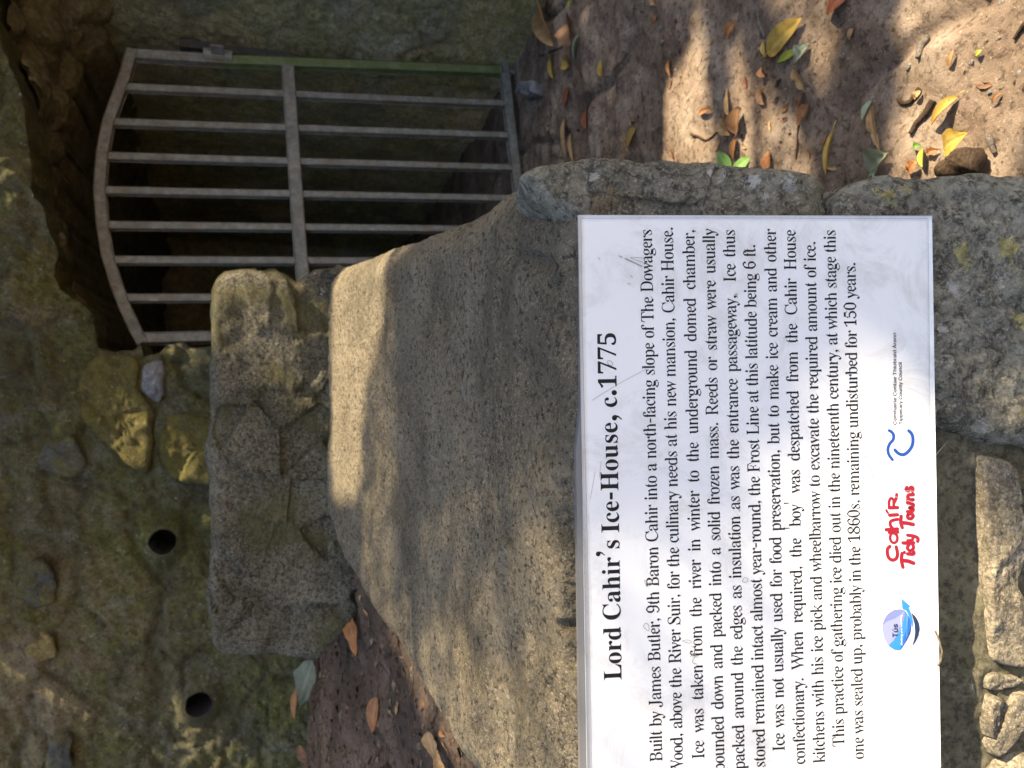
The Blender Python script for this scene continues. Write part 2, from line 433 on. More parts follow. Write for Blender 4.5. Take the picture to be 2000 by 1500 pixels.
M = dict(
    concrete=m_concrete(), grey=m_greystone(), block=m_block(), lichen=m_yellow_lichen(), tan=m_sandstone(), mortar=m_mortar(),
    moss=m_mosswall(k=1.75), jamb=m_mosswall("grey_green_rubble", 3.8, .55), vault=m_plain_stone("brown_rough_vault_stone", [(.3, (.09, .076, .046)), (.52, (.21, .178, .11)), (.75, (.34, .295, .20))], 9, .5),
    passage=m_mosswall("lightened_passage_stone", 4.6, .4),  # jamb rubble lightened: brightness missing in the dark passage is put into the colour
    darkstone=m_plain_stone("dark_slate_grey_stone", [(.3, (.06, .066, .064)), (.55, (.12, .13, .122)), (.75, (.20, .21, .19))], 20, .85),
    olive=m_plain_stone("olive_ochre_stone", [(.3, (.075, .064, .022)), (.55, (.16, .14, .055)), (.75, (.28, .25, .12))], 14, .85),
    ochre=m_plain_stone("tan_ochre_stone", [(.3, (.2, .16, .06)), (.55, (.40, .33, .16)), (.75, (.6, .52, .3))], 20, .6),
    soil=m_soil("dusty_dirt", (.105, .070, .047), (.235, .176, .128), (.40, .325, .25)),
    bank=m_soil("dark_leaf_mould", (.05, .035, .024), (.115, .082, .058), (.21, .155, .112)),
    metal=m_metal("galvanised_steel"), greenmetal=m_metal("algae_covered_steel", (.32, .33, .22), .95), irondark=m_metal("dark_iron_plate", (.085, .083, .078)),
    panel=m_panel(), backing=m_flat("grey_backing_board", (.16, .16, .155), .6), ink=m_flat("black_ink", (.006, .006, .007), .6, .2),
    edge=m_flat("grimy_film_edge", (.34, .33, .30), .6), pen=m_flat("grey_brown_scratch", (.28, .25, .23), .6), scuff=m_flat("faint_grey_scuff", (.50, .50, .50), .6),
    red=m_flat("red_print", (.30, .006, .022), .5), blue=m_flat("blue_print", (.008, .065, .33), .45), greyink=m_flat("grey_print", (.07, .07, .08), .5),
    lilac=m_flat("lilac_print", (.19, .23, .47), .45), lightlilac=m_flat("pale_lilac_print", (.30, .335, .56), .45), skyblue=m_flat("sky_blue_print", (.03, .24, .60), .45), midblue=m_flat("mid_blue_print", (.02, .14, .60), .45), navy=m_flat("navy_print", (.012, .03, .09), .45), whiteink=m_flat("white_print", (.8, .82, .9), .45),
    bark=m_plain_stone("bark_brown", [(.3, (.045, .028, .017)), (.55, (.12, .08, .05)), (.75, (.22, .16, .10))], 30),
    twig=m_plain_stone("pale_dry_twig", [(.3, (.16, .13, .10)), (.55, (.30, .26, .21)), (.75, (.44, .40, .34))], 60),
    rope=m_plain_stone("dead_stem_tan", [(.3, (.18, .14, .09)), (.55, (.34, .27, .18)), (.75, (.5, .42, .3))], 60),
    pebble=m_plain_stone("pale_pebble", [(.3, (.22, .20, .17)), (.55, (.38, .35, .30)), (.75, (.52, .50, .45))], 60),
    hole=m_flat("black_pipe_bore", (.02, .02, .02), .8, .1), pipe=m_flat("dirty_pipe_rim", (.05, .045, .028), .85, .1),
    cement=m_plain_stone("pale_cement", [(.3, (.16, .16, .16)), (.55, (.34, .34, .34)), (.75, (.52, .52, .52))], 40),
    gold=m_leaf("gold_leaf", (.56, .39, .09), (.42, .26, .06)), tanleaf=m_leaf("tan_leaf", (.48, .31, .14), (.34, .20, .085)),
    orange=m_leaf("orange_leaf", (.40, .185, .07), (.26, .11, .045)), rust=m_leaf("rust_leaf", (.26, .09, .045), (.20, .055, .025)),
    brown=m_leaf("brown_leaf", (.24, .13, .06), (.13, .065, .03)), silver=m_leaf("grey_green_leaf", (.36, .40, .27), (.26, .30, .19), (.2, .2, .14)),
    green=m_leaf("green_leaf", (.17, .32, .07), (.10, .22, .04), (.2, .3, .08)), lime=m_leaf("lime_leaf", (.42, .45, .06), (.28, .34, .05)),
    crown=m_leaf("tree_leaf", (.05, .10, .02), (.03, .06, .012), (.05, .06, .02)), ivory=m_leaf("dull_green_leaf", (.20, .225, .155), (.14, .16, .11), (.1, .12, .08)),
)

# ------------------------------------------------------------------ frames of reference
# plane of the plaque, leaning back; camera looks at it almost squarely
TILT = R(4.8)
_eb0 = math.cos(TILT) * UPV - math.sin(TILT) * FWD
PN = np.cross(RIGHT, _eb0)
P0 = CAM + 0.80 * ray(1470, 960)
_tr, _br, _bl = (onplane(x, y, P0, PN) for x, y in ((1128, 421), (1816, 423), (1833, 1495)))
EA = (_br - _bl) / np.linalg.norm(_br - _bl)
EB = np.cross(PN, EA)
BL = _bl
PW, PH = np.linalg.norm(_br - _bl), np.dot(_tr - _br, EB)
def PL(a, b, c=0.0): return BL + a * EA + b * EB + c * PN
def pab(ix, iy, c=0.0):
    p = onplane(ix, iy, P0 + c * PN, PN) - BL
    return np.array([np.dot(p, EA), np.dot(p, EB)])
def onPL(ix, iy, c=0.0): return onplane(ix, iy, P0 + c * PN, PN)

WALL_Y = 2.82
def bankz(Y): return 0.79 + (np.asarray(Y) - 1.1) * 0.108

# ------------------------------------------------------------------ ground
def ground_h(X, Y):
    X = np.asarray(X, float); Y = np.asarray(Y, float); P = np.stack([X, Y, 0 * X], -1)
    h = 0.030 * fbm(P * np.array([2.2, 3.4, 1]), 4, 5) + 0.014 * fbm(P * np.array([9, 14, 1]), 4, 9) + 0.005 * fbm(P * 45, 3, 11)
    rut = np.abs(fbm(P * np.array([2.4, 1.2, 1]) + 3, 3, 21)); h -= 0.022 * np.exp(-(rut / .06) ** 2)
    return h * sstep(0, .25, np.minimum(X + .3, 3.5 - X))
def bank_h(X, Y):
    X = np.asarray(X, float); Y = np.asarray(Y, float); P = np.stack([X, Y, 0 * X], -1)
    z = bankz(Y) + 0.03 * fbm(P * 3, 4, 31) + 0.02 * fbm(P * 12, 4, 33) + .007 * fbm(P * 50, 3, 35) - .05 * sstep(-.5, -.2, X)
    z -= 1.0 * sstep(1.0, .75, Y) * sstep(-1.5, -.9, X) + .9 * sstep(.7, .2, Y)
    return z - .45 * sstep(-.30, -.12, X)
def onG(ix, iy, up=0.0):
    z = 0.0
    for _ in range(5):
        p = onZ(ix, iy, z + up); z = float(ground_h(p[0], p[1]))
    return np.array([p[0], p[1], z + up])
def ground():
    xs = np.concatenate([np.linspace(-0.2, 2.3, 290), np.linspace(2.35, 4, 14)])
    ys = np.concatenate([np.linspace(-1.5, 0.55, 24), np.linspace(0.56, 3.6, 330), np.linspace(3.65, 6.8, 24)])
    X, Y = np.meshgrid(xs, ys, indexing='ij'); P = np.stack([X, Y, 0 * X], -1)
    h = ground_h(X, Y)
    P[..., 2] = h
    return tag(obj("ground", P.reshape(-1, 3), grid_faces(len(xs), len(ys)), M['soil']), kind='structure')
ground()
s_ = 60.0
tag(obj("terrain", [(-s_, -s_, -.06), (s_, -s_, -.06), (s_, s_, -.06), (-s_, s_, -.06)], [(0, 1, 2, 3)], M['soil'], smooth=False), kind='structure')
def bank():
    xs = np.linspace(-3.2, 0.2, 260); ys = np.linspace(0.2, 2.95, 220)
    X, Y = np.meshgrid(xs, ys, indexing='ij'); P = np.stack([X, Y, 0 * X], -1)
    z = bank_h(X, Y)
    P[..., 2] = z
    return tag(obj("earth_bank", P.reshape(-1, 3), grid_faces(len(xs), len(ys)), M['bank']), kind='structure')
bank()
def hill():
    xs = np.linspace(-5, 5, 60); ys = np.linspace(3.05, 9.5, 50)
    X, Y = np.meshgrid(xs, ys, indexing='ij'); P = np.stack([X, Y, 0 * X], -1)
    P[..., 2] = -.1 + 3.2 * sstep(5, 3.4, np.abs(X)) * sstep(9.5, 7.5, Y) + .15 * fbm(P * 1.2, 4, 3)
    V = P.reshape(-1, 3)
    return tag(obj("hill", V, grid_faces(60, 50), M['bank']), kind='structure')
hill()

# ------------------------------------------------------------------ rubble walls
def rubble(P, sx, sz, seed, amp, n):
    """displace a patch of wall: P world points, returns new points and the two attributes"""
    U = np.stack([P[..., 0] / sx + P[..., 1] / sx, P[..., 2] / sz, 0 * P[..., 0] + .5 + seed], -1)
    U = U + .35 * np.stack([fbm(P * 5 + 1, 3, seed), fbm(P * 5 + 9, 3, seed + 4), 0 * P[..., 0]], -1)
    f1, f2, cid = voronoi(U, seed); j = f2 - f1
    d = amp * (sstep(0, .16, j) * .35 + (cid - .5) * .8) + amp * .7 * fbm(P * 7, 3, seed + 8) + amp * .75 * fbm(P * 30, 5, seed + 9, .62)
    return P + d[..., None] * np.asarray(n), cid, j
OPEN_PX = [(1400, -360), (300, -345), (120, -310), (10, -210), (-15, -80), (0, 40), (30, 125), (52, 175), (62, 215), (66, 260), (72, 315), (84, 395),
           (104, 440), (119, 504), (121, 545), (130, 572), (168, 600), (185, 618), (187, 650), (191, 680), (225, 690), (262, 686), (275, 672), (285, 700),
           (312, 690), (325, 672), (362, 668), (372, 680), (420, 684), (800, 684), (1400, 660)]
HOLES = [(320, 1055, 25), (390, 1370, 25)]
front_wall = empty("rubble_wall", (-0.3, WALL_Y, 0.9), "mossy dark green rubble stone wall with rough arched opening behind the gate", "wall")
def front():
    op = [tuple(onY(x, y, WALL_Y)[[0, 2]]) for x, y in OPEN_PX]
    op = resample(op, .03)
    op = op + np.stack([fbm(np.c_[op * 14, op[:, :1] * 0], 3, 77), fbm(np.c_[op * 14 + 5, op[:, :1] * 0], 3, 78)], -1) * .014
    dx = .0135
    xs = np.arange(-2.8, 3.2, dx); zs = np.arange(-.1, 3.4, dx)
    X, Z = np.meshgrid(xs, zs, indexing='ij')
    cxm, czm = X[:-1, :-1] + dx / 2, Z[:-1, :-1] + dx / 2
    keep = ~in_poly(cxm, czm, [tuple(p) for p in op])
    keep &= ~((czm < .70) & (cxm < .0))
    hc = []
    for (hx, hy, hr) in HOLES:
        c = onY(hx, hy, WALL_Y); r = abs(onY(hx, hy + hr, WALL_Y)[0] - c[0]); hc.append((c, r))
        keep &= ((cxm - c[0]) ** 2 + (czm - c[2]) ** 2) > r * r
    F = grid_faces(len(xs), len(zs), keep)
    P = np.stack([X, 0 * X + WALL_Y, Z], -1)
    Q, cid, j = rubble(P, .27, .16, 3, .030, (0, -1, 0))
    Q = Q + np.array([0, -1, 0]) * (.035 * fbm(P * 2.2, 3, 41) + .008 * fbm(P * 55, 4, 42))[..., None]
    # overhanging ledge of rough stones above the arch
    led = sstep(.30, .0, np.abs(Z - (1.92 + .1 * fbm(P * 3, 2, 6)))) * sstep(-.35, .1, X)
    Q[..., 1] -= .10 * led
    for c, r in hc:
        d = np.hypot(X - c[0], Z - c[2]); Q[..., 1] = np.where(d < r * 2.2, WALL_Y - .03 + (Q[..., 1] - WALL_Y + .03) * sstep(r * 1.05, r * 2.2, d), Q[..., 1])
    V = Q.reshape(-1, 3); 
    # boundary loops: snap to the outline, then carry the edge back into the wall
    e = np.concatenate([F[:, [0, 1]], F[:, [1, 2]], F[:, [2, 3]], F[:, [3, 0]]])
    key = np.sort(e, 1); _, inv, cnt = np.unique(key, axis=0, return_inverse=True, return_counts=True)
    be = e[cnt[inv.ravel()] == 1]
    bv = np.unique(be)
    for vi in bv:
        x, z = V[vi, 0], V[vi, 2]
        d = np.hypot(op[:, 0] - x, op[:, 1] - z); k = d.argmin()
        if d[k] < .03: V[vi, 0], V[vi, 2] = op[k]
        for c, r in hc:
            dd = math.hypot(x - c[0], z - c[2])
            if dd < r * 1.5: V[vi, 0] = c[0] + (x - c[0]) / dd * r; V[vi, 2] = c[2] + (z - c[2]) / dd * r
    used = np.unique(np.concatenate([F.ravel(), bv])); 
    remap = -np.ones(len(V), int); remap[used] = np.arange(len(used))
    F = remap[F]; nb = len(used); V2 = V[used]; ci = cid.ravel()[used]; jj = j.ravel()[used]
    bi = {v: k for k, v in enumerate(bv)}
    B = V[bv].copy(); B[:, 1] = WALL_Y + .16
    B[:, [0, 2]] += (np.stack([fbm(B * 9, 3, 5), fbm(B * 9, 3, 6)], -1)) * .02
    F2 = [(remap[a], remap[b], nb + bi[b], nb + bi[a]) for a, b in be]
    obj("stone_face", np.vstack([V2, B]), list(map(tuple, F)) + F2, M['moss'], front_wall,
        attr={"cell": np.concatenate([ci, cid.ravel()[bv]]), "joint": np.concatenate([jj, j.ravel()[bv]])})
    for c, r in hc:
        mb = MB(); k = 28; ang = np.linspace(0, 2 * math.pi, k, endpoint=False)
        def ring(rr, y): return [(c[0] + rr * q * math.cos(t), y, c[2] + rr * q * math.sin(t)) for t, q in zip(ang, 1 + .07 * fbm(np.stack([np.cos(ang) * 2 + c[0] * 9, np.sin(ang) * 2, 0 * ang], -1), 3, 4))]
        rs = [ring(r * 1.05, WALL_Y - .02), ring(r * 1.03, WALL_Y - .031), ring(r * .97, WALL_Y - .031), ring(r * .94, WALL_Y + .16)]
        vs = sum(rs, []); fs = []
        for a in range(3):
            for b in range(k): fs.append((a * k + b, a * k + (b + 1) % k, (a + 1) * k + (b + 1) % k, (a + 1) * k + b))
        fs.append(tuple(3 * k + b for b in range(k)))
        mb.add(vs, fs, 0)
        mi = [0] * (2 * k) + [1] * (k + 1)
        o = obj("drain_pipe", np.array(mb.v), mb.f, None, front_wall, mats=[M['pipe'], M['hole']], mi=mi)
    def st(px, mat, seed, bul=.05, edge=.05, rough=.016, yy=0.0, fac=.02):
        bul *= .26; edge *= .7
        poly = [onY(x, y, WALL_Y - .035 + yy) for x, y in px]
        return pillow("stone", poly, .12, (0, -1, 0), mat, front_wall, res=.014, bulge=bul, edge=edge, rough=rough, seed=seed, facet=fac, jag=.012)
    st([(0, 590), (40, 572), (95, 585), (125, 605), (150, 640), (140, 690), (100, 740), (70, 790), (20, 770), (-40, 720), (-40, 620)], M['darkstone'], 3, .05).__setitem__('label', "big dark grey boulder beside the arch")
    st([(190, 692), (250, 694), (275, 710), (268, 760), (300, 800), (300, 880), (285, 925), (250, 905), (200, 860), (150, 810), (125, 770), (165, 720)], M['olive'], 5, .035).__setitem__('label', "large yellow green stone below the arch spring")
    st([(278, 712), (318, 698), (322, 760), (310, 790), (275, 770)], M['cement'], 8, .03).__setitem__('label', "pale grey stone chip beside the opening")
    st([(325, 805), (450, 820), (450, 960), (340, 940), (305, 900)], M['olive'], 12, .02)
    st([(65, 1090), (100, 1100), (110, 1125), (104, 1180), (60, 1190), (28, 1165), (38, 1130)], M['darkstone'], 13, .022).__setitem__('label', "dark slate coloured stone set in the moss")
    st([(80, 1235), (100, 1245), (112, 1285), (60, 1305), (46, 1280), (58, 1250)], M['ochre'], 14, .06, .04).__setitem__('label', "small protruding tan stone")
    st([(85, 860), (140, 850), (175, 905), (150, 930), (100, 925), (65, 900)], M['darkstone'], 15, .02)
    st([(105, 1440), (135, 1435), (140, 1500), (90, 1530), (85, 1480)], M['darkstone'], 16, .02)
    st([(40, 300), (62, 330), (70, 400), (40, 430), (0, 420), (-20, 340)], M['olive'], 17, .06)
    st([(75, 440), (112, 490), (115, 560), (60, 568), (10, 520), (20, 460)], M['olive'], 18, .05)
    st([(20, 180), (50, 200), (58, 280), (20, 290), (-30, 250)], M['ochre'], 19, .03)
front()

def wall_patch(name, A, B, z0, z1, mat, parent, seed, amp=.03, sx=.24, sz=.15, dx=.02, n=None, topcut=None):
    A = np.array(A, float); B = np.array(B, float); L = np.linalg.norm(B - A); d = (B - A) / L
    nn = np.array([d[1], -d[0], 0]) if n is None else np.array(n)
    u = np.linspace(0, L, int(L / dx) + 2); z = np.linspace(z0, z1, int((z1 - z0) / dx) + 2)
    U, Z = np.meshgrid(u, z, indexing='ij'); P = np.stack([A[0] + d[0] * U, A[1] + d[1] * U, Z], -1)
    Q, cid, j = rubble(P, sx, sz, seed, amp, nn)
    return obj(name, Q.reshape(-1, 3), grid_faces(*U.shape), mat, parent, attr={"cell": cid.ravel(), "joint": j.ravel()})
passage = empty("arched_passage", (0.9, 3.3, 0.0), "dark stone passage behind the steel gate with brown rough vault", "passage")
G0 = onZ(985, 139, 0.05); GTH = R(13.0)                       # gate: right foot, turned a little
GD = np.array([-math.cos(GTH), -math.sin(GTH), 0.0]); GN = np.array([math.sin(GTH), -math.cos(GTH), 0.0])
GX, GY = G0[0], G0[1]
JB = onZ(1055, 0, 0.0)
jd = (JB - np.array([GX + .03, GY + .03, 0])); jd[2] = 0; jd /= np.linalg.norm(jd)
JA = np.array([GX + .03, GY + .03, 0]) - jd * .16; JE = JA + jd * ((WALL_Y - .02 - JA[1]) / jd[1])
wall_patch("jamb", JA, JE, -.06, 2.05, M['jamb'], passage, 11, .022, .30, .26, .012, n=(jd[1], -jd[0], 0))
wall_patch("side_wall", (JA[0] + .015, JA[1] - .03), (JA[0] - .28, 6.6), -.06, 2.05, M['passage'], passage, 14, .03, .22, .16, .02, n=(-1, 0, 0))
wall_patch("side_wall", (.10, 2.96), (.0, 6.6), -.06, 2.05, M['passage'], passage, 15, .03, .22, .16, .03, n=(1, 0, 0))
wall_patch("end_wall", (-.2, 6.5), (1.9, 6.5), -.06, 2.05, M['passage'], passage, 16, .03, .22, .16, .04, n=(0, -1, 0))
def vault():
    fr = [(300, -345), (120, -310), (10, -210), (-15, -80), (0, 40), (30, 125), (52, 175), (66, 260), (72, 315), (84, 395), (110, 470), (121, 545), (140, 580), (180, 618), (190, 690)]
    bk = [(200, 70), (192, 90), (183, 105), (172, 120), (160, 140), (150, 170), (142, 205), (128, 260), (118, 310), (112, 395), (118, 460), (134, 530), (150, 570), (182, 620), (196, 700)]
    f = np.array([onY(x, y, WALL_Y + .05) for x, y in fr]); b = np.array([onY(x, y, 3.38) for x, y in bk])
    t = np.linspace(0, len(fr) - 1, 420)
    f = np.stack([np.interp(t, range(len(fr)), f[:, k]) for k in range(3)], -1); b = np.stack([np.interp(t, range(len(bk)), b[:, k]) for k in range(3)], -1)
    s = np.linspace(0, 1, 90)[None, :, None]
    P = f[:, None] * (1 - s) + b[:, None] * s
    P = np.concatenate([P, P[:, -1:] + np.array([0, .6, .02]), P[:, -1:] + np.array([0, 3.2, .02])], 1)
    f1, f2, cid = voronoi(P * np.array([7, 5, 7]), 55)
    P[..., 2] += -.025 * sstep(0, .4, f2 - f1) - .02 * (cid - .5) + .05 * fbm(P * 6, 5, 51)
    P[..., 0] += .03 * fbm(P * 8, 3, 52)
    obj("vault", P.reshape(-1, 3), grid_faces(*P.shape[:2]), M['vault'], passage)
vault()
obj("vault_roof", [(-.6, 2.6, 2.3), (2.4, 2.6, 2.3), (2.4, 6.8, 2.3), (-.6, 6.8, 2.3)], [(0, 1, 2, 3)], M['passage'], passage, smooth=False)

# ------------------------------------------------------------------ gate
gate = empty("steel_gate", (G0[0], G0[1], 0.0), "grey galvanised steel bar gate with arched top in the stone opening", "gate")
def gp(ix, iy, off=0.0): return onplane(ix, iy, G0, GN) + GN * off
mb = MB(); bar_mesh(mb, [gp(430, 119), gp(981, 140)], .021, .021, GN); 
mb.build("hinge_stile", M['greenmetal'], gate, smooth=False)['label'] = "green algae covered upright of the gate"
mb = MB(); bar_mesh(mb, [gp(259, 108), gp(432, 119)], .021, .021, GN); mb.build("hinge_stile", M['metal'], gate, smooth=False)
mb = MB(); bar_mesh(mb, [gp(983, 124), gp(1008, 345), gp(1052, 668)], .021, .021, GN); mb.build("bottom_rail", M['metal'], gate, smooth=False)
mb = MB(); bar_mesh(mb, [gp(276, 662), gp(402, 659), gp(1040, 650)], .021, .021, GN); mb.build("latch_stile", M['metal'], gate, smooth=False)
mb = MB(); bar_mesh(mb, [gp(x, y) for x, y in ((259, 100), (245, 150), (229, 195), (212, 243), (200.5, 304), (195.5, 371), (201, 441), (210.5, 500), (227, 555), (245, 602), (266, 648), (280, 672))], .021, .0205, GN)
mb.build("arch_rail", M['metal'], gate, smooth=False)
mb = MB(); bar_mesh(mb, [gp(562, 132), gp(575, 330), gp(587, 500), gp(603, 650)], .026, .0235, GN); mb.build("middle_rail", M['metal'], gate, smooth=False)
tops = [(240, 171.5), (219, 240), (205, 306), (199, 373), (205, 441), (217, 509), (246, 583)]
bots = [(988, 204), (996, 266), (1003, 329), (1012, 389), (1022, 450), (1033, 512), (1044, 580)]
for a, b in zip(tops, bots):
    mb = MB(); bar_mesh(mb, [gp(*a), gp(*b)], .0155, .0145, GN); mb.build("bar", M['metal'], gate, smooth=False)
def boxq(mb, c, ax, ay, az, m=0):
    c, ax, ay, az = map(np.array, (c, ax, ay, az))
    v = [c + sx * ax + sy * ay + sz * az for sx in (-1, 1) for sy in (-1, 1) for sz in (-1, 1)]
    mb.add(v, [(0, 1, 3, 2), (4, 6, 7, 5), (0, 4, 5, 1), (2, 3, 7, 6), (0, 2, 6, 4), (1, 5, 7, 3)], m)
jn = np.array([jd[1], -jd[0], 0.0])
hp = gp(426, 112, .012)
mb = MB(); tube(mb, [hp + np.array([0, 0, -.055]), hp + np.array([0, 0, .055])], .026, 12); 
boxq(mb, hp + jd * .03 + jn * .01, jd * .035, jn * .006, (0, 0, .024))
mb.build("hinge", M['metal'], gate, smooth=False)
def onJ(ix, iy): return onplane(ix, iy, JA, jn)
pc = onJ(470, 94) + jn * .045
mb = MB(); boxq(mb, pc, jd * .030, jn * .012, (0, 0, .24)); boxq(mb, pc + jd * .033, jd * .004, jn * .02, (0, 0, .24)); mb.build("hinge_plate", M['irondark'], gate, smooth=False)
mb = MB(); hb = gp(992, 140); tube(mb, [hb + np.array([0, 0, .03]), hb + np.array([.0, 0, -.05])], .014, 10); boxq(mb, hb + np.array([.04, -.02, -.04]), (.06, 0, 0), (0, .02, 0), (0, 0, .012)); mb.build("pivot", M['metal'], gate, smooth=False)
cl = [onZ(x, y, .02) for x, y in ((1020, 160), (1045, 158), (1050, 185), (1030, 195), (1012, 182))]
tag(pillow("cement_lump", cl, .04, (0, -.3, .95), M['cement'], None, res=.008, bulge=.03, edge=.03, rough=.02, seed=4, freq=30, loc=cl[0]), "small pale lump of cement at the foot of the gate hinge", "cement lump")

# ------------------------------------------------------------------ the low wall that carries the plaque
lw = empty("retaining_wall", (-0.15, 0.9, 0.0), "low stone retaining wall with sloping gritty concrete top, carrying the white plaque", "wall")
ROWS = [(1128, 1935, 335, .728), (1060, 1790, 340, .80), (1000, 1660, 347, .88), (939, 1560, 383, .975), (890, 1500, 424, 1.08), (810, 1345, 456, 1.30),
        (774, 1275, 474, 1.42), (740, 1238, 485, 1.54), (715, 1190, 495, 1.63), (690, 1150, 506, 1.71), (665, 1112, 514, 1.79), (650, 1060, 520, 1.85), (640, 1010, 524, 1.90)]
def slab_rows():
    L = np.array([onY(x, yl, Y) for x, yl, yr, Y in ROWS]); Rr = np.array([onY(x, yr, Y) for x, yl, yr, Y in ROWS]); Ys = np.array([r[3] for r in ROWS])
    return L, Rr, Ys
def coping():
    L, Rr, Ys = slab_rows()
    y = np.concatenate([np.linspace(Ys[0], Ys[-1], 360)])
    def ip(A): 
        q = np.stack([np.interp(y, Ys, A[:, k]) for k in range(3)], -1)
        for _ in range(30): q[1:-1] = .25 * q[:-2] + .5 * q[1:-1] + .25 * q[2:]
        return q
    l, r = ip(L), ip(Rr); nt = 300
    t = np.linspace(0, 1, nt); P = l[:, None] * (1 - t)[None, :, None] + r[:, None] * t[None, :, None]
    W = np.linalg.norm(r - l, axis=1)[:, None]
    de = np.minimum(t, 1 - t)[None] * W
    e = np.clip(1 - de / .07, 0, 1); drop = .035 * e ** 2.2
    P[..., 2] += -drop + .03 * np.clip(1 - np.abs(y[:, None] - 1.62) / .16, 0, 1) ** 1.5 * .0
    P[..., 2] += .010 * fbm(P * 6, 3, 61) + .006 * fbm(P * np.array([9, 26, 9]), 3, 62) + .0030 * fbm(P * 75, 4, 63, .62)
    f1, f2, cid = voronoi(P * 55, 64); P[..., 2] -= .0045 * (cid > .80) * sstep(.42, .1, f1) - .0022 * (cid < .3) * sstep(.4, .1, f1)
    # front arris: worn, with the long crack behind the plaque's top edge
    fr = np.clip(1 - (y - Ys[0]) / .045, 0, 1)[:, None]
    P[..., 2] -= .012 * fr ** 2 + .010 * fr * (fbm(P * 24, 4, 66))
    a, b = to_px(P.reshape(-1, 3)); a = a.reshape(P.shape[:2]); b = b.reshape(P.shape[:2])
    cr = 1107 + 7 * np.sin(b / 90.0) + 14 * fbm(np.stack([b / 60, 0 * b, 0 * b], -1), 3, 67)
    wdt = 7 + 9 * (fbm(np.stack([b / 35, 0 * b + 4, 0 * b], -1), 3, 68) + .3)
    P[..., 2] -= .034 * np.clip(1.25 - np.abs(a - cr) / np.maximum(wdt, 1.5), 0, 1) * sstep(880, 1040, b) * sstep(1330, 1230, b)
    def pit(px, py, rx, ry, dep, ang=0.0):
        c, s = math.cos(ang), math.sin(ang); u = (a - px) * c + (b - py) * s; v = -(a - px) * s + (b - py) * c
        P[..., 2] -= dep * np.clip(1.3 - np.hypot(u / rx, v / ry), 0, 1)
    pit(1103, 1222, 13, 11, .04); pit(991, 1055, 6, 16, .022, -.5); pit(1080, 560, 10, 22, .012, .2); pit(1040, 510, 45, 18, .012, .3); pit(1095, 625, 6, 16, .012)
    # end roll-over and skirts
    rows = [P]; 
    end = P[-1:].copy(); e1 = end + np.array([0, .03, -.03]); e2 = end + np.array([0, .04, -.22])
    P = np.concatenate([P[:1] + np.array([0, .004, -.10]), P, e1, e2], 0)
    lf = P[:, :1] + np.array([-.01, 0, -.05]); lf2 = P[:, :1] + np.array([-.012, 0, -.28])
    rt = P[:, -1:] + np.array([.008, 0, -.05]); rt2 = P[:, -1:] + np.array([0, 0, -.16])
    P = np.concatenate([lf2, lf, P, rt, rt2], 1)
    obj("coping", P.reshape(-1, 3), grid_faces(*P.shape[:2]), M['concrete'], lw)
coping()
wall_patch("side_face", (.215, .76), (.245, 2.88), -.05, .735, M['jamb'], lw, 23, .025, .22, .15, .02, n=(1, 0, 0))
mb = MB(); 
ua = np.linspace(-.30, PW + .045, 190); ub = np.linspace(-.60, .02, 150); A_, B_ = np.meshgrid(ua, ub, indexing='ij')
Q_ = np.stack([A_, B_, 0 * A_], -1); c_ = -.034 + .010 * fbm(Q_ * 14, 4, 81) + .006 * fbm(Q_ * 60, 4, 82, .6)
c_ -= .10 * sstep(PW + .02, PW + .045, A_)
P_ = BL + A_[..., None] * EA + B_[..., None] * EB + c_[..., None] * PN
obj("mortar_face", P_.reshape(-1, 3), grid_faces(*A_.shape), M['mortar'], lw)
core = [PL(-.30, -.62, -.062), PL(PW + .035, -.62, -.062), PL(PW + .035, PH - .01, -.062), PL(-.30, PH - .01, -.062)]
core_b = [p + np.array([0, .5, -.05]) for p in core]
mb.add(core + core_b, [(0, 1, 2, 3), (4, 7, 6, 5), (0, 4, 5, 1), (1, 5, 6, 2), (3, 7, 4, 0)], 0)
mb.build("core", M['mortar'], lw, smooth=False)
_lw = np.array(lw.location)
def sp(ix, iy, r): return (tuple(onPL(ix, iy, -.012) - _lw), r)
M['grey_one'] = m_greystone("grey_stone_white_lichen", [], [sp(1470, 352, .012), (sp(1385, 334, .010)), sp(1540, 352, .014), sp(1240, 350, .006), sp(1200, 392, .005), sp(1330, 372, .006), sp(1160, 346, .007), sp(1500, 385, .010)])
M['grey_two'] = m_greystone("grey_stone_yellow_lichen", [sp(1738, 374, .017), sp(1772, 356, .015), sp(1795, 352, .010), sp(1745, 392, .009), sp(1968, 486, .020), sp(1880, 500, .016), sp(1990, 620, .02)], [sp(1700, 366, .009), sp(1862, 560, .010), sp(1840, 640, .008)])
def fs(px, mat, seed, c=-.040, bulge=.026, edge=.028, rough=.011, depth=.16, freq=18, facet=.010, res=.0034, jag=.005, label=None):
    o = pillow("stone", [onPL(x, y, c) for x, y in px], depth, PN, mat, lw, res=res, bulge=bulge, edge=edge, rough=rough, seed=seed, freq=freq, facet=facet, jag=jag)
    if label: o['label'] = label
    return o
fs([(1012, 352), (1030, 336), (1055, 328), (1095, 322), (1149, 313), (1200, 318), (1270, 321), (1330, 320), (1400, 327), (1450, 330), (1500, 334), (1555, 342), (1588, 352), (1602, 375),
    (1603, 425), (1590, 520), (1400, 640), (1150, 620), (1128, 470), (1090, 425), (1045, 395)], M['grey_one'], 21, label="grey lichen spotted stone to the right of the plaque")
fs([(1608, 430), (1609, 392), (1630, 378), (1655, 360), (1685, 350), (1730, 345), (1800, 346), (1880, 341), (1960, 343), (2060, 348), (2120, 420), (2125, 620), (2090, 800), (2030, 885), (1970, 868), (1905, 872), (1860, 850), (1790, 830), (1660, 680)],
   M['grey_two'], 22, rough=.014, facet=.014, label="rough yellowish grey stone at the lower right corner of the plaque")
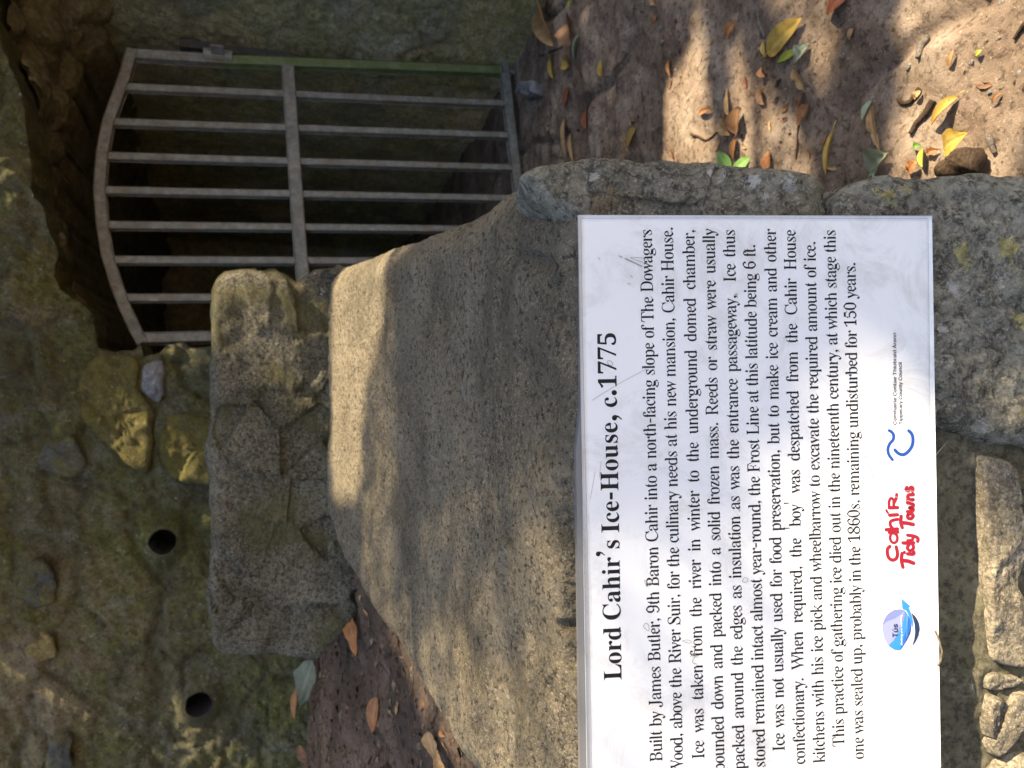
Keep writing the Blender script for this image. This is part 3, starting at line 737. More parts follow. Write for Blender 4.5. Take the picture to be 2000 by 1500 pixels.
fs([(1900, 888), (1915, 880), (1945, 885), (1968, 905), (1976, 960), (1984, 1020), (1990, 1090), (1972, 1120), (1968, 1150), (1985, 1185), (1990, 1240), (1984, 1300), (1950, 1296), (1918, 1290), (1912, 1200), (1906, 1090), (1902, 980)],
   M['tan'], 26, c=-.038, bulge=.021, edge=.006, rough=.008, facet=.006, jag=.006, label="long flat tan stone under the plaque")
FL = dict(c=-.039, bulge=.019, edge=.005, rough=.009, facet=.008, jag=.010)
fs([(1904, 1302), (1938, 1300), (1986, 1316), (1960, 1338), (1928, 1346), (1906, 1338)], M['tan'], 27, **FL)
fs([(1910, 1350), (1948, 1344), (1958, 1352), (1934, 1402), (1916, 1432), (1906, 1396)], M['tan'], 28, **FL)
fs([(1966, 1346), (1990, 1340), (1992, 1400), (1958, 1452), (1926, 1472), (1912, 1446), (1940, 1398)], M['tan'], 29, **FL)
fs([(1920, 1490), (1966, 1462), (2030, 1448), (2080, 1560), (2000, 1640), (1924, 1570)], M['tan'], 30, **FL)
fs([(2000, 900), (2060, 940), (2090, 1200), (2090, 1440), (2002, 1430), (1998, 1300), (2004, 1180), (2002, 1040)], M['tan'], 31, c=-.044, bulge=.024, edge=.008, rough=.01)
# lichens
def patch(px, c, seed): 
    o = pillow("lichen", [onPL(x, y, c) for x, y in px], .006, PN, M['lichen'], lw, res=.003, bulge=.004, edge=.008, rough=.003, seed=seed, freq=60, jag=.006); return o

# ------------------------------------------------------------------ the block behind the sloping top
bp = [(620, 1288), (520, 1284), (430, 1280), (412, 1262), (411, 1100), (410, 900), (409, 700), (411, 595), (419, 556), (438, 535), (465, 525), (510, 524), (545, 528), (566, 543), (578, 552), (590, 540), (612, 528), (650, 524), (700, 540), (700, 1000), (720, 1150), (690, 1215)]
bo = [onY(x, y, 1.97) for x, y in bp]
tag(pillow("stone_block", bo, .26, (0, -1, 0), M['block'], None, res=.008, bulge=.045, edge=.05, rough=.011, seed=40, freq=14, facet=.034, jag=.008, loc=bo[0]),
    "upright rough grey stone block standing at the far end of the sloping concrete top", "stone block")

# outlines of the letters, 1000 units to the em: advance | contours
G_ROMAN = {
',': '180|28,-87 47,-3 61,78 124,78 129,71 114,20 71,-87',
'-': '216|27,154 27,206 189,206 189,154',
'.': '180|89,-9 74,-7 60,1 51,15 48,36 51,57 60,71 74,79 89,81 106,79 119,71 129,57 132,36 129,15 119,1 106,-7',
'0': '325|163,-7 131,-3 116,7 77,48 40,76 29,111 19,171 15,241 19,311 29,371 40,405 77,433 116,473 131,483 164,486 194,483 208,473 246,433 284,405 296,370 306,310 310,240 306,171 296,110 284,76 246,47 207,7 193,-3;158,37 195,43 214,61 226,91 233,120 238,155 241,240 238,326 233,360 226,390 214,419 196,437 159,443 131,437 111,419 99,390 93,360 88,326 84,240 88,155 93,120 99,91 111,61 130,43',
'1': '325|82,0 82,36 126,38 141,45 147,58 145,416 95,391 62,351 42,346 27,349 21,359 18,396 69,412 106,432 161,482 211,482 213,124 211,79 218,47 228,38 276,36 276,0',
'5': '325|110,-5 90,-1 65,18 47,35 18,54 7,75 7,95 17,109 34,118 56,121 59,83 67,66 80,52 99,43 127,40 160,43 184,50 204,63 218,83 224,101 228,122 229,148 227,178 219,203 205,223 184,236 157,244 121,247 78,243 46,235 57,247 62,294 24,340 70,387 79,480 249,480 251,398 294,357 256,357 250,380 242,399 220,406 80,406 73,323 74,281 106,288 143,291 176,289 197,282 244,256 274,228 292,192 298,148 296,120 291,96 282,75 270,56 244,40 216,16 189,1 159,-6',
'6': '325|172,-7 144,-4 129,4 91,37 54,62 39,93 30,120 24,151 21,184 28,222 30,258 24,293 29,325 37,356 48,384 61,409 78,432 115,450 153,477 170,484 197,486 223,485 240,482 247,476 256,464 271,449 298,431 302,412 301,393 292,376 282,367 262,362 240,360 244,400 231,434 217,443 195,447 159,441 136,426 118,401 106,375 97,345 90,309 115,269 164,292 193,294 222,290 295,230 308,196 312,155 309,121 303,90 292,62 257,38 220,5 203,-4;179,38 208,44 228,64 237,85 243,113 245,148 243,181 238,208 228,228 206,247 173,253 138,251 116,243 86,221 87,176 92,138 99,106 109,81 125,57 144,42',
'8': '325|158,-7 127,-5 107,1 90,11 57,39 26,57 16,78 10,99 8,122 11,150 20,173 34,193 69,211 116,242 55,296 40,316 30,339 26,364 26,385 31,404 39,423 69,441 99,469 113,478 134,484 166,486 201,483 248,453 281,429 294,401 298,369 296,344 288,322 277,305 241,289 196,260 229,240 257,220 280,199 296,177 309,153 315,127 312,88 297,55 261,29 215,2 193,-5;164,283 207,298 224,317 233,340 236,370 229,407 220,423 207,436 189,444 158,447 127,442 106,426 95,402 90,372 94,341 109,318 143,294;166,32 202,37 229,55 241,72 248,92 252,116 247,146 229,170 185,200 154,216 107,199 88,178 80,161 75,142 73,120 75,95 82,74 94,56 111,42 132,34',
'9': '325|127,-7 104,-5 88,-2 77,17 63,33 27,51 18,69 25,94 50,107 62,80 75,56 98,41 135,36 171,43 199,67 219,106 233,160 236,195 192,230 175,212 168,198 156,188 130,185 100,189 59,220 39,248 19,282 14,324 16,355 21,383 31,409 48,431 97,466 109,477 125,484 152,486 180,484 196,476 233,444 271,420 287,390 295,363 301,332 305,298 295,261 293,225 301,190 296,157 288,126 278,97 265,72 246,49 190,14 175,3 156,-4;152,233 194,236 215,245 230,260 241,278 238,318 234,352 227,380 218,403 203,424 184,437 151,441 119,434 98,413 89,391 83,362 80,328 87,275 108,244',
'B': '393|33,0 33,17 38,22 60,32 69,51 68,178 92,225 92,273 68,321 69,394 67,412 60,425 32,439 31,455 195,455 247,451 296,439 327,418 345,388 352,351 345,313 329,283 303,261 249,247 307,231 344,206 363,173 371,132 366,93 353,61 333,35 305,19 274,9 245,2 213,0;138,252 199,254 227,261 252,272 267,290 277,314 280,345 278,373 273,395 262,412 235,428 186,434 155,432 141,425 136,391 138,345;197,24 231,27 256,35 277,49 288,69 296,95 298,128 295,162 287,188 269,208 244,221 212,228 172,231 138,231 136,46 142,33 161,26',
'C': '418|232,-11 202,-9 181,-3 133,20 93,43 69,71 50,104 39,132 31,162 26,194 24,228 26,262 31,294 38,323 50,351 67,384 91,412 122,435 153,448 204,464 234,465 261,463 327,440 361,435 383,443 394,465 412,465 403,426 403,387 412,348 412,308 395,308 378,347 360,380 340,407 313,427 283,439 237,443 189,435 149,409 121,365 102,304 96,226 102,153 121,97 151,56 194,32 248,24 281,26 308,33 333,45 358,61 382,81 403,106 422,89 392,53 299,5 269,-7',
'D': '446|37,17 40,21 61,30 70,46 68,224 69,407 59,426 35,435 32,439 31,455 197,455 235,453 270,446 307,434 343,418 366,396 389,364 407,325 417,279 421,228 412,146 386,82 368,59 345,36 272,9 203,0 37,0;201,24 247,30 283,47 313,75 328,104 339,139 346,181 348,229 342,303 324,360 295,401 253,425 202,433 160,431 141,423 135,409 138,340 136,48 142,34 161,27',
'F': '354|32,0 32,17 39,23 61,34 70,53 68,405 58,423 35,433 31,439 31,455 327,455 327,410 369,365 369,320 352,320 347,345 340,367 330,385 314,406 289,420 267,426 239,430 205,431 159,429 139,421 135,398 138,323 138,247 165,247 195,250 217,257 231,270 244,289 253,314 259,347 277,347 277,301 235,255 235,210 277,164 277,118 260,118 254,154 244,181 232,200 217,213 194,221 138,224 138,128 136,81 139,43 148,31 166,24 195,19 190,17 190,0',
'H': '473|32,0 32,17 38,22 62,32 71,50 68,230 69,406 60,424 38,434 33,439 33,455 175,455 175,439 158,432 140,415 137,379 138,251 336,251 337,379 334,415 317,432 299,439 299,455 440,455 440,439 436,434 413,424 404,407 405,230 403,52 412,33 440,17 440,0 299,0 299,17 303,21 328,31 338,49 336,221 138,221 136,50 145,32 169,22 175,17 175,0',
'I': '211|30,0 30,17 34,23 59,32 70,49 70,412 61,427 34,435 30,439 30,455 177,455 177,439 175,435 148,427 138,412 137,77 141,44 159,26 179,17 179,0',
'J': '280|84,-65 59,-62 -7,-22 -12,-1 -15,23 -11,44 -6,61 1,71 19,75 39,71 47,62 54,28 47,-1 44,-19 55,-35 82,-40 107,-36 124,-25 134,-6 140,21 143,367 141,409 133,422 117,430 92,435 96,439 96,455 247,455 247,439 216,423 210,411 211,89 207,33 193,-10 164,-41 123,-59',
'L': '376|32,0 32,17 62,32 71,50 68,130 70,407 60,425 37,434 33,439 33,455 183,455 183,439 147,427 139,416 136,379 138,181 137,83 139,47 154,31 209,28 244,29 272,33 295,40 315,49 331,63 359,100 372,125 384,154 402,154 396,116 386,77 341,39 335,0',
'R': '423|32,0 32,17 38,22 62,32 71,50 68,230 69,406 60,424 38,434 33,439 33,455 233,453 268,448 295,439 323,426 351,403 366,372 371,334 365,296 349,265 318,241 268,224 384,50 405,26 420,17 422,0 345,0 322,35 291,71 199,212 138,212 136,50 145,32 169,22 175,17 175,0;138,234 178,234 217,236 247,245 272,258 288,278 297,304 299,336 294,378 278,407 246,425 204,431 162,429 141,422 135,409 138,348',
'S': '340|18,-11 22,31 22,74 18,116 18,158 37,158 50,113 65,77 80,50 103,30 131,19 172,15 198,17 218,24 235,36 254,60 263,89 260,117 243,140 216,160 160,191 129,210 106,231 76,276 66,302 45,332 36,358 37,381 44,403 55,421 76,437 137,464 160,466 199,461 246,448 269,445 288,450 295,466 289,466 289,417 314,368 314,319 297,319 290,343 280,365 258,402 246,417 231,429 205,441 173,445 137,440 114,426 98,406 90,380 91,356 102,336 114,325 148,303 229,260 246,247 258,233 284,188 294,162 313,133 320,106 318,80 309,58 295,38 256,21 216,-2 197,-8 167,-10 138,-8 86,9 68,12 44,7 36,-11',
'T': '373|109,0 109,17 141,31 151,50 150,433 124,433 86,430 58,420 38,403 22,380 10,352 4,318 -14,318 -14,364 13,409 13,455 356,455 356,409 385,363 385,317 369,317 356,368 335,404 297,426 248,433 219,433 217,49 227,30 261,17 261,0',
'W': '561|146,-11 135,34 128,124 113,169 88,213 42,348 29,393 12,427 -3,435 2,439 2,455 114,455 114,439 99,432 89,410 179,153 214,193 245,273 285,313 301,353 274,418 263,429 240,435 246,439 246,455 372,455 372,439 356,432 344,412 354,386 361,342 376,298 399,254 430,166 462,207 516,369 524,406 522,421 516,430 502,439 502,455 575,455 576,433 568,421 550,379 493,206 454,163 440,119 433,33 421,-11 403,-11 390,35 381,126 365,172 342,218 310,309 273,263 255,218 207,172 189,126 178,35 165,-11',
'a': '294|230,-10 208,-5 206,10 198,35 120,11 102,-4 70,-9 49,-4 47,11 13,63 15,91 26,115 44,136 66,150 144,177 188,190 187,241 183,266 173,282 153,292 125,296 89,290 75,274 78,257 87,231 79,202 70,194 52,191 34,194 27,203 20,236 22,259 27,278 89,308 97,314 114,317 137,318 174,315 215,292 243,271 251,244 248,210 248,161 254,112 249,62 251,40 263,34 295,42 289,28 253,-6;136,34 163,41 188,63 188,169 123,151 89,123 77,84 80,56 91,39',
'b': '311|18,-11 33,39 33,188 37,238 37,288 33,338 32,414 28,428 13,436 10,439 10,455 94,455 94,411 99,367 99,323 137,279 161,301 171,314 196,318 217,316 230,310 237,299 274,266 287,245 295,221 300,195 302,166 300,133 295,103 286,75 275,51 260,30 193,-8 167,-10 144,-6 115,7 80,28 28,-11;159,14 183,18 201,30 216,49 226,77 233,114 235,160 234,197 228,228 220,251 199,273 164,280 132,277 115,270 104,257 98,242 98,69 102,38 117,20',
'c': '243|131,-10 109,-8 96,-1 78,26 61,45 31,68 20,93 12,120 9,150 10,181 15,210 24,237 36,260 51,280 125,317 150,319 177,317 211,298 238,275 244,245 237,215 228,207 211,204 191,209 184,225 180,251 180,271 171,290 146,297 117,290 96,269 80,235 73,187 75,142 81,105 95,76 115,55 141,42 174,38 202,42 225,53 246,72 260,60 207,30 161,-6',
'd': '320|115,-10 94,-8 81,-1 74,10 34,44 24,66 16,91 12,118 10,147 12,180 16,210 24,237 35,261 79,297 87,309 99,316 121,318 144,314 153,301 175,280 213,320 213,401 211,419 203,430 182,437 183,455 274,455 274,408 279,360 279,123 275,75 281,41 297,32 301,28 301,11 235,-1 225,-10 168,39 147,12 140,-5;141,28 162,31 195,41 208,56 215,76 213,159 214,242 208,257 197,270 179,278 154,281 111,273 92,250 84,225 79,193 77,153 78,115 83,83 91,58 109,36',
'e': '251|129,-10 106,-8 93,-1 77,26 61,45 32,69 19,95 12,125 36,157 38,187 16,215 24,240 33,263 47,282 109,316 132,318 161,314 191,301 222,280 236,251 245,216 216,173 216,166 76,166 81,112 96,73 124,50 168,42 200,47 223,62 245,86 260,73 203,36 173,11 159,-5;78,192 185,192 182,241 178,261 170,277 156,292 134,297 106,286 87,255 78,203',
'f': '164|32,0 32,22 42,35 42,277 33,277 33,310 42,310 42,353 45,386 54,413 79,436 119,461 149,465 172,463 201,446 227,425 230,400 227,381 223,367 214,358 199,355 183,358 173,365 167,391 174,420 173,433 168,441 153,443 132,440 118,430 109,390 108,310 136,310 136,277 108,277 107,40 115,26 137,18 132,16 132,0',
'g': '277|121,-140 86,-138 40,-122 3,-100 -9,-75 -4,-54 31,-38 68,-26 54,-10 46,9 41,30 45,54 22,74 32,86 95,110 60,128 27,150 15,179 10,212 14,242 25,268 34,282 66,295 84,305 93,312 109,317 132,318 157,317 200,304 263,304 263,268 235,268 245,248 251,226 254,203 250,176 240,151 184,116 180,108 165,104 117,104 101,102 87,94 70,71 80,55 113,49 183,48 201,45 216,40 229,29 245,-9 249,-37 286,-67 271,-92 181,-133 157,-139;135,124 160,130 176,146 183,163 187,184 188,211 186,238 181,260 189,276 176,292 141,297 106,292 89,276 82,260 77,238 78,184 82,163 90,146 106,130;136,-116 193,-111 227,-94 238,-66 236,-51 226,-41 208,-36 72,-34 53,-52 47,-73 51,-89 67,-103 84,-111 106,-115',
'h': '331|32,0 32,16 23,19 38,26 44,37 42,203 43,399 36,429 23,437 20,440 20,455 105,455 105,408 108,361 108,314 151,267 178,295 191,313 218,318 244,312 246,292 262,258 291,212 291,95 288,56 295,26 307,19 300,16 300,0 215,0 215,16 194,16 220,26 227,56 225,96 223,241 218,258 207,268 182,271 143,267 124,255 108,235 107,56 113,26 124,19 117,16 117,0',
'i': '148|76,362 56,366 49,376 41,412 49,449 56,460 76,463 95,460 103,449 111,412 102,376 95,366;32,0 32,16 23,19 38,26 44,37 43,252 37,285 23,291 21,293 22,310 104,310 104,268 109,225 107,56 113,26 124,19 117,16 117,0',
'k': '309|31,0 31,16 23,19 38,26 44,38 42,202 43,398 38,429 21,439 22,455 105,455 105,408 108,360 108,169 156,195 176,221 202,248 224,278 214,293 210,310 290,310 291,289 269,278 194,209 184,174 209,139 256,104 304,34 318,21 311,16 311,0 226,0 226,16 200,16 231,20 237,32 153,147 108,134 107,56 113,26 124,19 116,16 116,0',
'l': '149|32,0 32,16 23,19 38,26 44,37 42,202 43,398 38,429 22,439 22,455 106,455 106,405 109,355 107,56 113,26 124,19 117,16 117,0',
'm': '504|31,0 31,16 23,19 37,26 43,37 41,204 43,253 36,284 20,294 20,310 103,310 150,265 177,294 188,312 212,318 241,312 244,293 260,261 353,293 366,312 393,318 418,312 421,292 437,258 465,212 462,56 469,26 480,19 474,16 474,0 390,0 390,16 383,19 394,26 401,56 397,241 392,258 381,268 357,271 333,268 301,256 285,237 286,146 283,56 290,26 301,19 294,16 294,0 211,0 211,16 204,19 216,26 223,56 220,136 221,217 224,241 219,258 204,268 179,271 140,267 122,255 107,235 106,56 112,27 122,19 115,16 115,0',
'n': '331|32,0 32,16 23,19 38,26 44,37 42,204 43,253 36,284 20,294 20,310 103,310 151,267 178,296 190,313 218,318 244,312 246,292 262,258 291,212 291,95 288,56 295,26 307,19 300,16 300,0 215,0 215,16 194,16 220,26 227,56 225,96 223,241 218,258 207,268 182,271 143,267 124,255 108,235 107,56 113,26 124,19 117,16 117,0',
'o': '286|144,-10 118,-8 49,27 35,47 24,70 16,96 11,124 9,154 11,184 16,213 24,239 35,262 48,281 118,316 143,318 168,316 237,282 251,263 261,240 270,214 275,185 277,154 275,123 270,94 262,69 251,46 237,26 169,-8;142,11 172,18 193,39 205,81 210,154 207,206 201,245 190,271 170,292 145,299 115,292 96,271 85,245 79,206 77,154 81,82 94,39 115,18',
'p': '321|34,-139 35,-117 46,-101 42,-20 46,24 46,68 42,112 42,199 47,243 45,269 36,283 23,291 19,295 19,310 101,310 110,272 138,287 174,297 181,313 205,319 227,317 239,310 245,298 284,264 296,241 304,216 308,189 310,160 308,128 304,99 296,72 286,48 260,28 243,12 236,0 224,-8 202,-10 178,-5 140,4 113,24 107,-13 107,-58 109,-99 124,-118 130,-123 130,-139;176,28 208,36 227,59 236,84 241,116 243,154 241,192 237,223 230,248 212,270 179,278 154,273 121,259 107,235 108,152 107,69 119,46 135,33',
'q': '314|192,-139 192,-123 185,-120 206,-114 214,-102 213,-9 175,29 152,8 141,-5 117,-9 95,-7 83,-1 76,10 39,43 25,64 17,88 12,115 10,144 12,176 17,207 26,234 38,259 53,280 120,317 145,319 168,315 197,302 232,281 284,320 295,320 279,276 280,96 278,-83 285,-113 296,-120 287,-123 287,-139;148,30 181,32 198,40 209,52 214,67 214,241 210,271 195,289 152,295 119,286 97,261 86,234 79,199 77,156 78,117 83,85 92,60 112,37',
'r': '237|35,0 35,16 25,19 39,26 44,37 42,105 45,252 41,273 37,285 22,291 20,293 21,310 95,310 95,281 148,252 161,272 174,301 188,314 208,318 231,315 235,304 236,287 239,266 247,248 248,234 240,225 223,222 201,231 189,250 170,260 132,255 119,241 109,220 109,37 116,25 137,19 130,16 130,0',
's': '238|126,-10 108,-8 69,6 54,9 35,4 26,-9 53,-9 53,29 11,67 11,105 28,105 36,79 47,57 60,39 84,21 112,15 138,18 155,27 165,40 171,58 166,84 141,105 101,130 87,142 65,169 34,220 23,247 26,270 67,291 88,306 90,316 116,319 138,316 184,305 198,308 205,319 207,319 207,270 219,222 203,222 195,244 184,262 172,277 151,291 126,296 104,294 90,286 81,274 76,259 77,244 82,232 110,212 147,189 160,178 180,151 192,127 212,95 223,65 218,39 176,18 154,2 152,-7',
't': '178|99,-9 76,-7 66,-1 66,26 61,46 39,71 36,324 104,424 119,424 118,386 105,348 105,310 141,310 141,279 105,279 104,82 109,51 133,40 164,49 181,75 197,66 157,33 123,-5',
'u': '325|106,-10 82,-7 74,2 76,17 65,38 38,65 35,97 37,248 30,282 14,294 14,310 98,310 98,263 102,216 102,74 105,58 111,46 126,38 148,36 195,43 218,66 218,269 212,283 193,294 193,310 280,310 280,262 284,214 284,118 282,70 277,51 282,39 306,33 307,13 273,7 203,-10 231,15 172,40 153,19 145,3 131,-7',
'v': '256|117,-10 105,33 100,76 63,162 30,248 14,281 4,290 12,293 12,310 99,310 99,294 123,294 90,290 84,276 145,122 177,166 211,253 216,272 208,289 195,294 195,310 263,310 263,295 253,279 235,243 202,159 168,117 151,74 147,32 135,-10',
'w': '385|97,-10 86,36 81,81 63,127 42,173 8,265 -2,284 -2,310 79,310 79,293 75,289 69,276 126,127 156,163 190,199 205,235 179,295 179,310 262,310 262,293 253,276 258,262 262,222 275,181 296,141 326,179 357,256 362,275 356,289 343,295 343,310 408,310 408,295 399,284 351,169 318,124 300,79 294,35 279,-10 264,-10 252,31 248,114 234,155 212,197 149,114 132,73 127,31 115,-10',
'x': '269|0,0 0,15 3,23 37,56 57,83 99,110 120,136 69,221 15,285 18,293 18,310 104,310 104,294 94,280 105,260 142,206 178,231 199,257 210,279 204,290 196,294 196,310 266,310 266,296 262,289 229,254 178,219 150,184 199,110 226,73 248,36 260,21 255,15 255,0 169,0 169,16 174,19 181,30 167,59 129,114 93,88 72,61 58,34 64,20 69,15 72,0',
'y': '250|27,-140 8,-137 3,-125 -10,-107 -20,-84 -20,-67 -15,-53 -7,-43 11,-40 26,-42 36,-49 40,-76 40,-87 53,-99 74,-92 89,-74 104,-44 115,-5 106,38 101,80 83,123 61,165 18,275 9,287 12,293 10,310 97,310 97,293 90,289 83,275 92,257 146,119 175,160 211,260 213,274 206,289 193,293 193,310 260,310 259,290 252,281 234,242 202,154 170,109 153,65 149,20 137,-24 115,-77 83,-96 66,-117 61,-131 50,-138',
'z': '243|28,53 160,287 102,287 70,283 47,272 36,258 26,240 19,216 1,216 17,263 20,310 208,310 211,253 83,25 127,25 158,27 182,33 198,44 212,59 224,80 235,107 251,107 248,72 204,36 200,0 30,0',
}
G_BOLD = {
',': '180|28,-87 47,-3 61,78 124,78 129,71 114,20 71,-87',
'-': '216|27,154 27,206 189,206 189,154',
'.': '180|89,-9 74,-7 60,1 51,15 48,36 51,57 60,71 74,79 89,81 106,79 119,71 129,57 132,36 129,15 119,1 106,-7',
'1': '375|65,0 65,36 120,36 135,38 146,45 152,58 154,79 154,416 108,365 87,351 67,346 52,349 40,359 31,375 28,396 74,412 111,432 179,482 254,482 254,79 261,47 271,38 288,36 343,36 343,0',
'5': '375|133,-5 106,-1 84,5 58,18 40,35 30,54 27,75 31,95 42,109 59,118 81,121 88,83 97,66 111,52 130,43 154,40 176,43 195,50 212,63 226,83 232,101 236,122 237,148 234,178 226,203 213,223 195,236 173,244 146,247 103,243 71,235 40,247 62,480 316,480 319,357 281,357 275,380 267,399 244,406 105,406 94,281 126,288 168,291 205,289 238,282 267,271 293,256 319,228 335,192 340,148 338,120 333,96 324,75 312,56 299,40 282,27 265,16 246,8 205,-3 185,-6',
'7': '375|111,0 289,406 113,406 86,398 74,372 70,338 30,338 33,480 353,480 353,447 168,0',
'C': '468|257,-11 224,-9 193,-3 164,6 137,20 105,43 78,71 56,104 43,132 34,162 28,194 26,228 28,262 34,294 43,323 56,351 79,384 106,412 139,435 166,448 195,458 226,464 259,465 292,463 328,454 367,440 388,435 408,443 419,465 437,465 437,308 420,308 403,347 381,380 356,407 328,427 298,439 265,443 222,435 187,409 163,365 149,304 144,226 149,153 165,97 192,56 230,32 278,24 305,26 331,33 358,45 383,61 407,81 428,106 447,89 418,53 384,25 345,5 303,-7',
'H': '523|15,0 15,17 45,22 62,32 72,50 75,81 75,379 71,406 62,424 44,434 16,439 16,455 242,455 242,439 204,432 187,415 182,379 182,251 342,251 342,379 337,415 320,432 282,439 282,455 507,455 507,439 478,434 461,424 452,407 449,379 449,81 452,52 461,33 478,22 507,17 507,0 282,0 282,17 311,21 329,31 339,49 342,81 342,221 182,221 182,81 185,50 194,32 212,22 242,17 242,0',
'I': '261|13,0 13,17 42,23 61,32 72,49 75,75 75,387 72,412 63,427 45,435 13,439 13,455 244,455 244,439 214,435 196,427 186,412 183,387 183,77 187,44 206,26 246,17 246,0',
'L': '426|15,0 15,17 45,22 62,32 72,50 75,81 75,379 71,407 62,425 44,434 16,439 16,455 250,455 250,439 208,434 196,427 188,416 182,379 182,83 185,47 200,31 234,28 264,29 291,33 315,40 335,49 354,63 370,80 384,100 397,125 409,154 427,154 402,0',
'a': '344|255,-10 226,-5 208,10 200,35 168,11 133,-4 95,-9 64,-4 40,11 25,34 20,63 25,91 39,115 63,136 88,150 119,164 199,190 199,241 196,266 187,282 171,292 148,296 115,290 104,274 113,257 123,231 120,215 110,202 95,194 77,191 59,194 45,203 36,218 33,236 37,259 49,278 69,295 95,308 115,314 137,317 162,318 205,315 239,307 263,292 280,271 290,244 293,210 293,62 295,40 304,34 320,42 329,28 306,7 281,-6;151,34 174,41 199,63 199,169 154,151 127,123 118,84 122,56 133,39',
'c': '293|156,-10 131,-8 108,-1 87,11 67,26 51,45 38,68 28,93 21,120 19,150 22,181 29,210 40,237 55,260 74,280 96,297 120,309 146,317 175,319 204,317 230,310 250,298 271,275 277,245 275,228 266,215 253,207 236,204 214,209 201,225 196,251 197,271 190,290 169,297 144,290 126,269 116,235 112,187 115,142 123,105 137,76 156,55 178,42 204,38 227,42 250,53 271,72 285,60 258,30 227,8 193,-6',
'd': '370|140,-10 117,-8 97,-1 78,10 61,26 47,44 35,66 26,91 21,118 19,147 21,180 27,210 36,237 48,261 63,281 81,297 101,309 123,316 146,318 175,314 201,301 223,280 223,401 220,419 212,430 198,437 176,439 176,455 319,455 319,75 325,41 335,32 353,28 353,11 294,6 223,-10 223,39 201,12 173,-5;171,28 187,31 202,41 215,56 223,76 223,242 217,257 206,270 191,278 174,281 147,273 130,250 123,225 119,193 118,153 119,115 123,83 130,58 146,36',
'e': '301|154,-10 129,-8 106,-1 85,10 66,26 50,45 37,69 27,95 21,125 19,157 21,187 28,215 38,240 51,263 68,282 87,298 109,309 132,316 157,318 193,314 224,301 249,280 268,251 279,216 283,166 117,166 123,112 138,73 164,50 199,42 225,47 248,62 270,86 285,73 258,36 228,11 193,-5;116,192 201,192 201,241 198,261 193,277 181,292 161,297 136,286 121,255',
'h': '381|18,0 18,16 35,19 45,26 51,37 52,56 52,399 46,429 36,437 19,440 19,455 148,455 148,267 175,295 207,313 243,318 281,312 309,292 325,258 330,212 330,56 337,26 347,19 363,16 363,0 202,0 202,16 207,16 228,26 235,56 235,217 234,241 229,258 219,268 203,271 183,267 164,255 148,235 148,56 154,26 164,19 180,16 180,0',
'i': '198|101,362 81,366 65,376 54,393 50,412 54,432 65,449 81,460 101,463 120,460 137,449 147,432 151,412 147,393 136,376 120,366;18,0 18,16 35,19 45,26 51,37 52,56 52,252 47,285 37,291 20,293 21,310 148,310 148,56 154,26 164,19 180,16 180,0',
'o': '336|169,-10 140,-8 114,-1 90,11 69,27 52,47 38,70 27,96 21,124 19,154 21,184 27,213 38,239 52,262 69,281 90,297 114,309 140,316 168,318 196,316 222,309 245,298 266,282 283,263 298,240 308,214 315,185 317,154 315,123 308,94 298,69 284,46 266,26 245,11 222,-1 197,-8;169,11 193,18 209,39 217,81 220,154 218,206 214,245 208,271 192,292 169,299 144,292 128,271 122,245 118,206 117,154 120,82 128,39 144,18',
'r': '287|18,0 18,16 35,19 45,26 51,37 52,56 52,252 51,273 46,285 37,291 20,293 21,310 146,310 146,252 158,272 172,288 187,301 210,314 233,318 258,315 275,304 286,287 289,266 287,248 278,234 265,225 248,222 222,231 207,250 189,260 175,255 162,241 152,220 149,192 149,56 152,37 159,25 173,19 197,16 197,0',
's': '288|151,-10 132,-8 110,-3 87,6 73,9 60,4 51,-9 36,-9 36,105 53,105 61,79 72,57 87,39 112,21 140,15 162,18 179,27 189,40 192,58 183,84 156,105 85,142 68,155 54,169 41,193 37,220 40,247 49,270 65,291 86,306 111,316 141,319 166,316 213,305 223,308 230,319 244,319 244,222 228,222 220,244 209,262 196,277 174,291 149,296 130,294 116,286 108,274 105,259 107,244 115,232 146,212 212,178 229,165 241,151 253,127 257,95 254,65 244,39 228,18 206,2 181,-7',
'u': '375|131,-10 103,-7 81,2 65,17 54,38 48,65 46,97 46,248 39,282 29,291 11,294 11,310 142,310 142,74 144,58 151,46 162,38 177,36 205,43 228,66 228,248 226,269 221,283 209,291 189,294 189,310 324,310 324,70 326,51 331,39 342,33 360,30 360,13 331,11 265,0 228,-10 228,40 209,19 186,3 160,-7',
}
